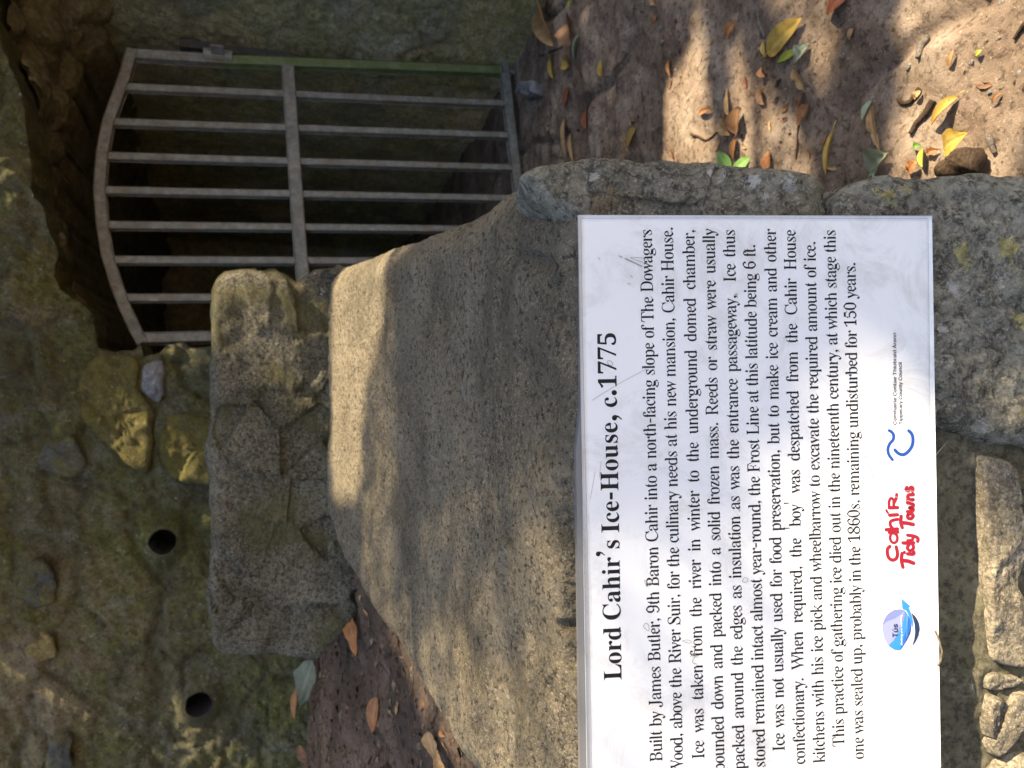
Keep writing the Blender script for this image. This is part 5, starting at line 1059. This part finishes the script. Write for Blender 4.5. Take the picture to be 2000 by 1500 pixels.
for k in range(46):
    x, y = rs.uniform(1500, 1820), rs.uniform(560, 1490); a = rs.gauss(-.9, .35) if y > 1250 else rs.gauss(.25, .9); L = rs.uniform(10, 55)
    stroke(sh, [(x, y), (x + L * math.cos(a) * .5 + rs.uniform(-1, 1), y + L * math.sin(a) * .5), (x + L * math.cos(a), y + L * math.sin(a))], rs.uniform(.35, .8), .2)
for p in ([(1795, 985), (1700, 960), (1640, 985)], [(1800, 960), (1715, 955)], [(1815, 1450), (1740, 1400), (1690, 1330)], [(1640, 845), (1655, 838), (1668, 832)], [(1815, 1380), (1700, 1280)]):
    stroke(sh, p, .8, .4)
strokes_mesh("scratches", sh, M['scuff'], T0 + .0014)
sh = []
stroke(sh, [(1134, 427), (1400, 426.5), (1600, 427), (1810, 428)], .9); stroke(sh, [(1134, 427), (1138, 700), (1146, 1040), (1152, 1330), (1156, 1520)], .9); stroke(sh, [(1810.5, 428), (1816, 900), (1824, 1300), (1828, 1490)], .8)
strokes_mesh("film_edge", sh, M['edge'], T0 + .0018)

# ------------------------------------------------------------------ fallen leaves
def leaf(name, label, base, tip, width_px, mat, seed, z=None, kind='oval', curl=.25, lift=.012, roll=0.0, group="fallen leaves on the dirt", stalk=True):
    rs = np.random.RandomState(seed); curl *= .55; lift *= .5; roll *= .6
    zf = (lambda x, y: onG(x, y, .004)) if z is None else (lambda x, y: onBank(x, y))
    A, B = zf(*base), zf(*tip)
    mid = .5 * (A + B); L = np.linalg.norm(B - A); d = (B - A) / L; n = np.array([0, 0, 1.0]) if z is None else np.array([.1, -.75, .65]); s = np.cross(n, d)
    s /= np.linalg.norm(s); n = np.cross(d, s)
    dep = np.dot(mid - CAM, FWD)
    # width as seen: measure how one unit along s shows in pixels
    p0 = np.array(to_px(mid)); p1 = np.array(to_px(mid + s * .01)); bb = np.array(to_px(B)) - np.array(to_px(A)); bb /= np.linalg.norm(bb)
    q = (p1 - p0); perp = abs(q[0] * -bb[1] + q[1] * bb[0]) / .01
    W = min(width_px / max(perp, 250.0), L * .8) / 2
    nu, nv = 22, 11
    u = np.linspace(0, 1, nu); v = np.linspace(-1, 1, nv); U, Vv = np.meshgrid(u, v, indexing='ij')
    prof = np.sin(math.pi * np.clip(U, 0, 1) ** (.75)) ** .75 * (1 - .18 * U)
    if kind == 'torn': prof = prof * (1 + .45 * fbm(np.stack([U * 5, Vv * 2 + seed, 0 * U], -1), 3, seed))
    if kind == 'round': prof = np.sqrt(np.clip(1 - (2 * U - 1) ** 2, 0, 1)) 
    x = U * L + (fbm(np.stack([U * 3, Vv * 2, 0 * U + seed], -1), 2, seed) * .04 * L if kind == 'torn' else 0)
    y = Vv * prof * W + .06 * L * (rs.rand() - .5) * np.sin(math.pi * U)
    cv = curl * W * (np.abs(Vv) ** 1.7) * prof
    zz = cv + lift * np.sin(math.pi * np.clip(U * .95 + .05, 0, 1)) * (.4 + .6 * rs.rand()) + lift * 1.2 * U ** 2 * rs.rand() + .10 * W * fbm(np.stack([U * 4, Vv * 1.5, 0 * U + seed * 1.7], -1), 3, seed) * (2.2 if kind in ('torn', 'round') else 1)
    zz = zz - .10 * W * np.exp(-(Vv / .12) ** 2)
    y = y * math.cos(roll); zz = zz + (Vv * prof * W) * math.sin(roll); zz -= min(0, zz.min()); zz += 0 if z is None else .35 * W
    P = A + d * x[..., None] + s * y[..., None] + n * (zz + .001)[..., None]
    V = P.reshape(-1, 3); rib = np.exp(-(Vv / .09) ** 2) + .45 * (np.abs(((U * 9 + np.abs(Vv) * 2.2) % 1) - .5) < .09)
    F = [tuple(f) for f in grid_faces(nu, nv)]; n0 = len(V)
    V = list(V) + list(V - np.array([0, 0, .0006])); F += [tuple(i + n0 for i in reversed(f)) for f in F]
    rb = np.concatenate([rib.ravel()] * 2)
    if stalk:
        st = MB(); tube(st, [A + d * L * .04 + n * .004, A - d * L * .10 + n * .004, A - d * L * .22 + s * L * .03 + n * .002], L * .012, 5)
        k = len(V); V += [np.array(q) for q in st.v]; F += [tuple(i + k for i in f) for f in st.f]; rb = np.concatenate([rb, np.ones(len(st.v))])
    o = obj(name, np.array(V), F, M[mat], None, loc=A, attr={"rib": np.clip(rb, 0, 1)})
    return tag(o, label, "leaf", group)
def onBank(ix, iy):
    lo, hi = .5, 2.6
    d = ray(ix, iy)
    best = min(np.linspace(.9, hi, 260), key=lambda Y: abs((CAM + d * (Y / d[1]))[2] - (float(bank_h((d * (Y / d[1]))[0], Y)) + .008)))
    return CAM + d * (best / d[1])
G = "fallen leaves on the dirt"; GB = "fallen leaves on the bank"
LEAVES = [
    ("large yellow oval leaf, biggest on the sunlit dirt", (1502, 104), (1573, 36), 40, 'gold', 'oval', .35, .02, .25),
    ("small yellow green leaf under the large yellow leaf", (1556, 102), (1518, 122), 18, 'lime', 'oval', .5, .015, .3),
    ("crumpled pale grey green leaf touching the large yellow leaf", (1583, 88), (1556, 128), 34, 'silver', 'torn', .9, .02, .2),
    ("tan narrow leaf just below the crumpled grey green leaf", (1551, 134), (1575, 180), 20, 'tanleaf', 'torn', .5, .012, 0),
    ("curled brown leaf beside the shadow edge, below a tan leaf", (1572, 180), (1566, 212), 20, 'brown', 'torn', .9, .015, .3),
    ("orange brown curled leaf, lowest in the row under the yellow leaf", (1580, 205), (1566, 246), 22, 'orange', 'torn', .9, .015, -.2),
    ("rust red leaf cut by the photo edge above the shadow strip", (1662, -12), (1620, 30), 36, 'rust', 'oval', .7, .02, .2),
    ("long gold leaf lying in the middle of the dark shadow strip", (1703, 206), (1722, 294), 24, 'tanleaf', 'torn', .4, .012, .15),
    ("pale upturned leaf tip above the long gold leaf", (1704, 196), (1690, 236), 16, 'silver', 'oval', .5, .02, .3),
    ("thin mustard curled leaf near the stones in the shadow", (1629, 256), (1618, 345), 16, 'gold', 'oval', 1.4, .02, .5),
    ("brown shred beside the thin mustard curled leaf", (1617, 262), (1612, 292), 10, 'brown', 'torn', .6, .01, 0),
    ("bright yellow half rolled leaf on the sunlit dirt", (1874, 188), (1828, 244), 24, 'gold', 'oval', 1.5, .035, .5),
    ("yellow orange jagged leaf leaning on the bark chunk", (1846, 294), (1912, 262), 40, 'gold', 'torn', .5, .04, .2),
    ("crumpled silver green leaf resting against the lichen stone", (1700, 335), (1748, 300), 50, 'silver', 'torn', 1.0, .03, .2),
    ("reddish round leaf beside the crumpled silver green leaf", (1776, 338), (1800, 318), 30, 'orange', 'round', .6, .02, .2),
    ("small dark green leaf above the reddish round leaf", (1784, 288), (1803, 284), 16, 'green', 'oval', .5, .02, .3),
    ("light green leaf standing beside the reddish round leaf", (1802, 290), (1812, 328), 18, 'lime', 'oval', .4, .02, .3),
    ("orange curled shred between light green leaf and bark", (1812, 300), (1838, 292), 16, 'orange', 'torn', .9, .02, 0),
    ("lime green leaf right of the bark chunk", (1915, 338), (1922, 312), 22, 'lime', 'oval', .4, .02, .2),
    ("orange leaf at the stone edge right of the seedling", (1501, 330), (1504, 294), 18, 'orange', 'oval', .5, .015, .2),
    ("tan narrow leaf on the brightest dirt", (1855, 132), (1869, 96), 12, 'tanleaf', 'oval', .6, .012, 0),
    ("tiny green leaf on the brightest dirt", (1906, 108), (1920, 98), 14, 'lime', 'oval', .4, .01, 0),
    ("small orange triangular leaf near the pale curved twig", (1419, 72), (1441, 40), 15, 'orange', 'oval', .5, .012, .2),
    ("small orange red leaf at the upper edge of the sun patch", (1366, 222), (1391, 213), 12, 'orange', 'oval', .8, .012, 0),
    ("crumpled tan yellow leaf in the sun patch behind the stone", (1412, 228), (1432, 264), 30, 'tanleaf', 'torn', .9, .03, .2),
    ("brown cupped leaf right of the crumpled tan leaf", (1440, 262), (1452, 208), 34, 'brown', 'oval', 1.0, .03, .3),
    ("narrow tan leaf above the crumpled tan leaf", (1424, 226), (1422, 172), 10, 'tanleaf', 'oval', .8, .015, 0),
    ("orange leaf just below the brown cupped leaf", (1438, 270), (1434, 312), 16, 'orange', 'oval', .6, .015, .2),
    ("orange leaf at the photo edge, above a grey pebble", (1284, 30), (1278, 50), 14, 'orange', 'torn', .7, .012, 0),
    ("pale brown shred at the very edge, over the orange leaf", (1272, -4), (1285, 12), 12, 'tanleaf', 'torn', .7, .012, 0),
    ("ochre leaf in shade left of the tan twigs", (1178, 148), (1176, 117), 12, 'gold', 'oval', .6, .01, 0),
    ("longer of two slim ochre leaves near the gate corner", (1104, 232), (1108, 308), 11, 'tanleaf', 'oval', .7, .012, 0),
    ("shorter of two slim ochre leaves near the gate corner", (1116, 260), (1124, 318), 9, 'tanleaf', 'oval', .9, .012, 0),
    ("slim yellow leaf in the half shade behind the stone hump", (1242, 250), (1226, 290), 11, 'gold', 'oval', .7, .012, 0),
    ("tallest rusty brown leaf of the clump at the wall foot", (1062, 4), (1090, 92), 40, 'tanleaf', 'oval', 1.0, .05, .3),
    ("dark brown curled leaf in the clump at the wall foot", (1118, 40), (1122, 92), 36, 'brown', 'torn', 1.1, .04, -.2),
    ("grey green edged leaf of the clump at the wall foot", (1132, 68), (1124, 116), 14, 'silver', 'oval', .7, .03, .4),
    ("ochre slim leaf under the clump at the wall foot", (1077, 110), (1084, 154), 13, 'gold', 'oval', .8, .02, .2),
    ("short mustard leaf under the brown leaf clump", (1102, 116), (1114, 130), 22, 'gold', 'round', .7, .02, .2),
    ("lime tip of a leaf at the photo edge over the clump", (1120, -8), (1122, 14), 10, 'lime', 'oval', .6, .03, .2),
    ("dark rusty leaf in shade below the ochre slim leaf", (1110, 170), (1104, 210), 14, 'rust', 'oval', .6, .012, 0),
    ("dull red leaf in shade between two grey ruts", (1146, 210), (1148, 252), 16, 'rust', 'oval', .6, .012, 0),
    ("slim rusty leaf right of the half lit rut", (1306, 118), (1312, 148), 9, 'orange', 'oval', .6, .01, 0),
    ("mustard leaf of the pile right of the pale curved twig", (1493, 80), (1500, 112), 14, 'gold', 'oval', .8, .015, .2),
    ("orange leaf of the pile right of the pale curved twig", (1488, 130), (1498, 150), 17, 'orange', 'torn', .8, .015, 0),
    ("brown leaf lowest in the pile right of the curved twig", (1484, 172), (1496, 206), 18, 'brown', 'torn', .8, .015, 0),
    ("small ochre shred left of the bright rolled leaf", (1800, 176), (1790, 195), 14, 'tanleaf', 'torn', .7, .012, 0),
    ("thin orange shred at the shaded right edge of the dirt", (1957, 180), (1938, 204), 6, 'orange', 'oval', .8, .01, 0),
    ("little tan shred in the middle of the dark strip", (1668, 55), (1660, 78), 10, 'tanleaf', 'oval', .7, .01, 0),
]
for i, (lab, b, t, w, m, k, cu, li, ro) in enumerate(LEAVES):
    leaf("fallen_leaf", lab, b, t, w, m, 100 + i, kind=k, curl=cu, lift=li, roll=ro, group=G, stalk=(k == 'oval' and w > 14))
BANKL = [
    ("orange brown pointed leaf on the dark bank by the concrete edge", (688, 1202), (708, 1282), 32, 'orange', 'torn', .5, .02, .2),
    ("rust leaf tip at the corner of block and bank", (660, 1196), (676, 1212), 22, 'rust', 'torn', .6, .015, 0),
    ("tan leaf alone in the middle of the dark bank", (740, 1356), (736, 1422), 26, 'orange', 'oval', .7, .015, .2),
    ("tan leaf at the concrete edge near the photo's bottom", (838, 1425), (858, 1480), 28, 'tanleaf', 'torn', .6, .02, .2),
    ("second tan leaf behind the one at the concrete edge", (858, 1470), (884, 1502), 26, 'tanleaf', 'torn', .6, .02, -.2),
    ("torn dull grey green leaf leaning on the wall foot", (618, 1284), (596, 1372), 44, 'ivory', 'torn', .5, .03, .2),
    ("slim orange leaf under the torn grey green leaf", (582, 1346), (578, 1402), 14, 'orange', 'oval', .6, .015, .2),
    ("brown curled scrap on the bank near the photo's corner", (590, 1450), (604, 1486), 22, 'brown', 'torn', .8, .015, 0),
]
for i, (lab, b, t, w, m, k, cu, li, ro) in enumerate(BANKL):
    leaf("fallen_leaf", lab, b, t, w, m, 200 + i, z='bank', kind=k, curl=cu, lift=li, roll=ro, group=GB, stalk=False)

# twigs
TW = [("pale curved twig lying on the shaded dirt near the photo's top edge", [(1477, 15), (1480, 40), (1488, 60), (1494, 72)], .0042, 'twig'),
      ("pale broken twig in the grey shade", [(1226, 84), (1222, 100), (1219, 122)], .004, 'rope'),
      ("whitish thin twig below the pale broken twig", [(1207, 150), (1203, 172), (1204, 192)], .0035, 'twig'),
      ("bent dark twig lying across the sun patch", [(1350, 262), (1365, 268), (1378, 274), (1390, 268), (1402, 256)], .0035, 'bark'),
      ("dark broken twig along the edge of the dark strip", [(1796, 172), (1778, 200), (1762, 204), (1752, 192)], .005, 'bark'),
      ("brown straight stick in the sunlit rut", [(1822, 196), (1805, 222), (1790, 242), (1778, 262)], .006, 'bark'),
      ("grey brown root piece on the bright dirt", [(1806, 74), (1798, 92), (1792, 112)], .007, 'twig'),
      ("thin dark stem beside the brown leaf in the sun patch", [(1448, 262), (1450, 278)], .003, 'bark'),
      ("thin stem running from the rust leaf pile", [(1560, 240), (1557, 280), (1554, 310)], .003, 'bark'),
      ("pale chip of wood below the jagged leaf", [(1930, 268), (1936, 284), (1942, 298)], .006, 'twig'),
      ("dark forked stick at the upper right edge", [(2004, 46), (1990, 60), (1980, 76)], .004, 'bark'),
      ("black stalk of the leaf clump at the wall foot", [(1098, 92), (1078, 100), (1055, 110)], .005, 'bark')]
for lab, pts, r, m in TW:
    P = np.array([onG(x, y, r * .8) for x, y in pts]); t = np.linspace(0, len(P) - 1, len(P) * 5)
    Q = np.stack([np.interp(t, range(len(P)), P[:, k]) for k in range(3)], -1); Q += .0025 * np.stack([fbm(Q * 60, 2, 3), fbm(Q * 60, 2, 4), .6 * fbm(Q * 60, 2, 5)], -1)
    mb = MB(); tube(mb, Q, np.linspace(r, r * .6, len(Q)) * (1 + .25 * fbm(Q * 90, 2, 8)), 7)
    tag(mb.build("twig", M[m], None, loc=P[0]), lab, "twig", "twigs on the dirt")
# bark chunk
bc = [onG(x, y, .03) for x, y in ((1822, 342), (1838, 322), (1862, 306), (1888, 288), (1904, 292), (1912, 310), (1908, 338), (1880, 350), (1840, 352))]
tag(pillow("bark_chunk", bc, .03, (.25, -.1, .96), M['bark'], None, res=.004, bulge=.022, edge=.02, rough=.012, seed=61, freq=40, facet=.012, loc=bc[0]), "dark brown chunk of bark lying behind the lichen stone", "bark")
# a stem caught under the plaque
P = np.array([onPL(x, y, .004) for x, y in ((1826, 1232), (1834, 1250), (1840, 1272), (1837, 1292), (1831, 1300))]); mb = MB(); tube(mb, P, .0013, 6)
tag(mb.build("dry_stem", M['rope'], None, loc=P[0]), "thin dry stem hooked under the bottom edge of the plaque", "stem")
# pebbles
for i, (x, y, r, lab) in enumerate([(1290, 55, 9, "oval grey pebble under the orange leaf at the edge"), (1293, 82, 7, "small grey pebble in the shaded rut"), (1451, 280, 5, "tiny white pebble near the brown cupped leaf"), (1590, 80, 5, "round pale pebble by the crumpled leaf"), (1645, 109, 9, "pale grey flat chip on the dark strip"),
                              (1773, 130, 11, "pale flat stone chip at the edge of the dark strip"), (1692, 142, 6, "small pale chip in the dark strip"), (1949, 75, 7, "round pale pebble on the bright dirt"), (1932, 180, 7, "white pebble near the orange shred"), (1956, 5, 9, "light pebble at the top edge of the bright dirt"),
                              (1896, 122, 8, "light pebble near the tiny green leaf"), (1528, 215, 5, "little pale pebble on the sunlit dirt strip")]):
    c = onG(x, y, .002); rr = .62 * abs(onZ(x, y + r, c[2])[0] - c[0]); ang = np.linspace(0, 2 * math.pi, 12, endpoint=False)
    tag(pillow("pebble", [c + rr * np.array([math.cos(t), 1.3 * math.sin(t), 0]) * (1 + .2 * math.sin(3 * t + i)) for t in ang], rr * .3, (0, 0, 1), M['pebble'], None, res=rr / 4, bulge=rr * .35, edge=rr * .9, rough=rr * .15, seed=300 + i, freq=1 / rr, jag=rr * .1, loc=c), lab, "pebble", "pebbles on the dirt")
# seedling
sb = onG(1424, 344)
sl = empty("seedling", tuple(sb), "small green seedling with two pointed leaves behind the grey stone", "plant")
tip_h = .05
mb = MB(); tube(mb, [sb, sb + np.array([.002, 0, .02]), sb + np.array([0, .0, tip_h])], .002, 6); mb.build("stem", M['green'], sl)
def seed_leaf(pa, pb, w, seed):
    A, B = [onplane(x, y, sb + np.array([0, 0, tip_h]), np.array([0, -.5, .87])) for x, y in (pa, pb)]
    d = B - A; L = np.linalg.norm(d); d /= L; n = np.array([0, -.5, .87]); s = np.cross(n, d)
    u = np.linspace(0, 1, 14); v = np.linspace(-1, 1, 7); U, Vv = np.meshgrid(u, v, indexing='ij'); pr = np.sin(math.pi * U ** .8) ** .8
    P = A + d * (U * L)[..., None] + s * (Vv * pr * w)[..., None] + n * (.2 * w * np.abs(Vv) * pr)[..., None]
    V = P.reshape(-1, 3); F = [tuple(q) for q in grid_faces(14, 7)]; k = len(V)
    obj("leaf", np.vstack([V, V - n * .0007]), F + [tuple(i + k for i in reversed(f)) for f in F], M['green'], sl, attr={"rib": np.concatenate([np.exp(-(Vv.ravel() / .1) ** 2)] * 2)})
seed_leaf((1426, 334), (1402, 296), .016, 1); seed_leaf((1430, 336), (1468, 304), .014, 2); seed_leaf((1424, 336), (1394, 322), .011, 3)
# crumbs of leaf and wood: uncountable
def litter(name, n, region, zf, mats, seed, smin, smax, label, dens):
    rs = np.random.RandomState(seed); v = []; f = []; mi = []
    (x0, x1, y0, y1) = region; k = 0; tries = 0
    while k < n and tries < n * 30:
        tries += 1
        x, y = rs.uniform(x0, x1), rs.uniform(y0, y1)
        if rs.rand() > dens(x, y): continue
        s = smin + (smax - smin) * rs.rand() ** 3; a = rs.rand() * 6.28; asp = rs.uniform(.2, .8)
        c = np.array([x, y, zf(x, y)]); u = np.array([math.cos(a), math.sin(a), rs.uniform(-.3, .3)]); w = np.array([-math.sin(a), math.cos(a), rs.uniform(-.3, .3)]) * asp
        b = len(v)
        v += [c + u * s, c + (w + u * rs.uniform(-.4, .4)) * s + [0, 0, s * .3], c - u * s * rs.uniform(.6, 1), c - w * s, c + [0, 0, s * rs.uniform(.2, .55)]]
        f += [(b, b + 1, b + 4), (b + 1, b + 2, b + 4), (b + 2, b + 3, b + 4), (b + 3, b, b + 4)]; mi += [rs.randint(len(mats))] * 4; k += 1
    return tag(obj(name, np.array(v), f, None, None, smooth=False, mats=mats, mi=mi), label, kind='stuff')
LM = [M['twig'], M['rope'], M['bark'], M['pebble'], M['bark'], M['soil'], M['rope']]
def dn(x, y):
    q = float(fbm(np.array([x * 3.2, y * 4.5, .3]), 3, 71)); return min(1, max(.06, .25 + 1.6 * q))
litter("leaf_litter", 5200, (.1, 2.0, .55, 3.3), lambda x, y: float(ground_h(x, y)) - .0005, LM, 5, .0018, .0085, "crumbs of leaf, wood and grit scattered on the dirt", dn)
def shreds(name, n, region, zf, mats, seed, label, dens):
    rs = np.random.RandomState(seed); v = []; f = []; mi = []; k = 0
    while k < n:
        x, y = rs.uniform(region[0], region[1]), rs.uniform(region[2], region[3])
        if rs.rand() > dens(x, y): continue
        s = rs.uniform(.005, .017); a = rs.rand() * 6.28; w = s * rs.uniform(.25, .6); b = len(v); m = rs.randint(len(mats))
        ux, uy = math.cos(a), math.sin(a); up = rs.uniform(0, .006)
        for (p, q, h) in ((-1, 0, up), (-.5, .8, .004), (.1, rs.uniform(.5, 1), .006), (.6, .6, .003), (1, 0, rs.uniform(0, .008)), (.5, -.7, .003), (0, -rs.uniform(.4, 1), .005), (-.6, -.6, .003), (0, 0, .001)):
            px_, py_ = x + ux * p * s - uy * q * w, y + uy * p * s + ux * q * w
            v.append((px_, py_, zf(px_, py_) + h * .8 + .0008))
        for q in range(8): f.append((b + q, b + (q + 1) % 8, b + 8)); mi.append(m)
        k += 1
    return tag(obj(name, np.array(v), f, None, None, smooth=False, mats=mats, mi=mi), label, kind='stuff')
shreds("leaf_scraps", 330, (.15, 1.9, .55, 3.2), lambda x, y: float(ground_h(x, y)), [M['brown'], M['tanleaf'], M['brown'], M['rust'], M['bark'], M['rope']], 15, "broken brown scraps of dry leaf on the dirt", dn)
shreds("leaf_scraps", 160, (-1.4, -.15, .95, 2.7), lambda x, y: float(bank_h(x, y)), [M['brown'], M['bark'], M['brown'], M['tanleaf']], 16, "broken brown scraps of dry leaf on the bank", lambda x, y: .7)
litter("leaf_mould", 5200, (-1.6, -.1, .9, 2.8), lambda x, y: float(bank_h(x, y)), [M['bark'], M['bank'], M['rope'], M['bank'], M['brown']], 6, .003, .017, "dark crumbs of leaf mould on the bank", lambda x, y: .6)

# ------------------------------------------------------------------ tree added outside the frame, gaps in its leaves shaped to set the sun patches
LIT = []   # (world points, how much of the sun gets through, radius)
def lit_poly(px, tr, proj, rad=.03, step=5):
    xs = np.arange(min(p[0] for p in px), max(p[0] for p in px), step); ys = np.arange(min(p[1] for p in px), max(p[1] for p in px), step)
    X, Y = np.meshgrid(xs, ys); k = in_poly(X, Y, px)
    pts = [proj(x, y) for x, y in zip(X[k], Y[k])]
    if pts: LIT.append((np.array(pts), tr, rad))
gz = lambda x, y: onZ(x, y, 0.0)
_L, _R, _Y = slab_rows()
SLP = np.polyfit(_Y, .5 * (_L[:, 2] + _R[:, 2]), 3)
_yy = np.linspace(.6, 2.0, 500); _zz = np.polyval(SLP, _yy)
def sz(ix, iy):
    d = ray(ix, iy); k = np.argmin(np.abs(CAM[2] + d[2] * _yy / d[1] - _zz)); return CAM + d * (_yy[k] / d[1])
pl = lambda x, y: onPL(x, y, 0.0)
# dirt
lit_poly([(1345, 150), (1400, 130), (1440, 190), (1432, 250), (1440, 330), (1310, 330), (1318, 240)], 1.0, gz)
lit_poly([(1330, -60), (1450, -60), (1440, 60), (1400, 130), (1345, 150), (1330, 60)], .30, gz)
lit_poly([(1520, -40), (1615, -40), (1620, 40), (1600, 150), (1570, 250), (1560, 340), (1500, 340), (1500, 150)], .45, gz)
lit_poly([(1808, -80), (2060, -80), (2060, 90), (1985, 130), (1935, 220), (1925, 330), (1790, 335), (1785, 260), (1795, 170), (1800, 90)], 1.0, gz)
# far band of the concrete
lit_poly([(656, 515), (738, 478), (742, 600), (708, 760), (690, 930), (660, 940), (654, 800)], 1.0, sz, .02, 4)
lit_poly([(742, 480), (775, 470), (760, 700), (770, 1100), (740, 1220), (715, 1150), (705, 960), (715, 800)], .14, sz, .02, 4)
# near left of the concrete, left of the plaque, stones under it
lit_poly([(745, 1190), (850, 1060), (905, 1000), (1110, 985), (1115, 1150), (780, 1290)], .05, sz, .025, 6)
lit_poly([(780, 1290), (1115, 1140), (1120, 1330), (850, 1430)], .22, sz, .025, 6)
lit_poly([(850, 1430), (1120, 1310), (1125, 1950), (1000, 1700), (890, 1520)], .42, sz, .025, 6)
lit_poly([(728, 1200), (750, 1180), (800, 1290), (880, 1450), (870, 1480), (790, 1330)], .35, sz, .02, 4)
lit_poly([(1140, 1200), (1840, 1000), (1840, 1900), (1140, 1900)], .27, pl, .02, 8)
lit_poly([(1700, 1000), (1840, 880), (2060, 870), (2060, 1700), (1700, 1700)], .95, pl, .02, 6)
lit_poly([(430, 545), (540, 540), (600, 620), (560, 700), (470, 690)], .6, lambda x, y: onY(x, y, 1.93), .02)
wl = lambda x, y: onY(x, y, WALL_Y - .06)
for (x, y, r, f) in ((15, 325, 9, wl), (10, 405, 10, wl), (80, 735, 8, wl), (60, 1270, 8, wl), (300, 18, 14, onJ), (405, 40, 8, onJ), (420, 118, 8, onJ)):
    lit_poly([(x + r * math.cos(t), y + r * math.sin(t)) for t in np.linspace(0, 6.28, 10)], 1.0, f, .075, 4)

def canopy():
    e1 = np.cross(SUN, [0, 0, 1.0]); e1 /= np.linalg.norm(e1); e2 = np.cross(SUN, e1)
    C0 = np.array([.45, 1.5, .5]); st = .015; half = 2.75; n = int(2 * half / st)
    T = np.zeros((n, n))
    for pts, tr, rad in LIT:
        q = pts - C0; a = ((q @ e1 + half) / st).astype(int); b = ((q @ e2 + half) / st).astype(int); k = int(rad / st + .5)
        for da in range(-k, k + 1):
            for db in range(-k, k + 1):
                if da * da + db * db <= k * k + 1: np.maximum.at(T, (np.clip(a + da, 0, n - 1), np.clip(b + db, 0, n - 1)), tr)
    rs = np.random.RandomState(12); v = []; f = []
    def put(a, b, L, W):
        dd = 4.6 + rs.uniform(-.35, .45); th = rs.rand() * 6.28
        c = C0 + e1 * a + e2 * b + SUN * dd
        tilt = rs.normal(0, .3, 2); nn = SUN + e1 * tilt[0] + e2 * tilt[1]; nn /= np.linalg.norm(nn)
        u = e1 * math.cos(th) + e2 * math.sin(th); u -= nn * np.dot(u, nn); u /= np.linalg.norm(u); w = np.cross(nn, u)
        k = len(v); v.extend([c - u * L, c - u * L * .3 + w * W, c + u * L * .4 + w * W * .85, c + u * L, c + u * L * .4 - w * W * .85, c - u * L * .3 - w * W])
        f.append(tuple(range(k, k + 6)))
    def grow(Mk, r):
        k = int(r / st + .999); o = Mk.copy()
        for s_ in range(1, k + 1):
            o[s_:] |= Mk[:-s_]; o[:-s_] |= Mk[s_:]
        p = o.copy()
        for s_ in range(1, k + 1):
            o[:, s_:] |= p[:, :-s_]; o[:, :-s_] |= p[:, s_:]
        return o
    gap = T > 0
    gx = (np.arange(n) + .5) * st - half; disc = np.hypot(gx[:, None], gx[None]) < half
    # big leaves where no sun comes through, ever smaller ones along the rims of the gaps
    for where, L0, L1, clear, cover in ((disc, .06, .11, .085, 3.6), (grow(gap, .21), .025, .04, .032, 3.4), (grow(gap, .075), .011, .016, .012, 3.2)):
        ok = where & ~(grow(gap, clear) if clear > .02 else (grow(T > .5, clear) | gap)); I, J = np.nonzero(ok); Lm = .5 * (L0 + L1); ar = Lm * Lm * .43 * 2 * .72
        N = int(cover * len(I) * st * st / ar)
        for q in rs.randint(0, len(I), N):
            L = rs.uniform(L0, L1); put((I[q] + rs.rand()) * st - half, (J[q] + rs.rand()) * st - half, L, L * rs.uniform(.35, .5))
    # thin veil of small leaves where the sun comes through in part
    I, J = np.nonzero((T > 0) & (T < .95)); La = .014; ar = La * La * .42 * 2 * 1.35
    for i, j in zip(I, J):
        for _ in range(rs.poisson(-math.log(T[i, j]) * st * st / ar)):
            put((i + rs.rand()) * st - half, (j + rs.rand()) * st - half, La, La * .42)
    cen = C0 + SUN * 4.6
    base = np.array([cen[0] + 1.6, cen[1] + .6, -.05])
    tr_ = empty("tree", tuple(base), "unseen broadleaf tree overhead, its leaves shaped to shade the ground and wall in set patches", "tree")
    mb = MB(); top = np.array([cen[0] + .9, cen[1] + .3, cen[2] - .1])
    t = np.linspace(0, 1, 12)[:, None]; q = base * (1 - t) + top * t + np.c_[.1 * np.sin(t * 5), .08 * np.cos(t * 4), 0 * t]
    tube(mb, q, np.linspace(.19, .09, 12), 12)
    for k in range(9):
        a = k * .7 + .3; s0 = q[7 + k % 5]; en = cen + (e1 * math.cos(a) + e2 * math.sin(a)) * 2.6 + SUN * .25
        tt = np.linspace(0, 1, 8)[:, None]; tube(mb, s0 * (1 - tt) + en * tt + SUN * (.5 * np.sin(tt * math.pi)), np.linspace(.06, .008, 8), 7)
    mb.build("trunk", M['bark'], tr_)
    obj("crown", np.array(v), f, M['crown'], tr_, smooth=False, attr={"rib": np.zeros(len(v))})
canopy()
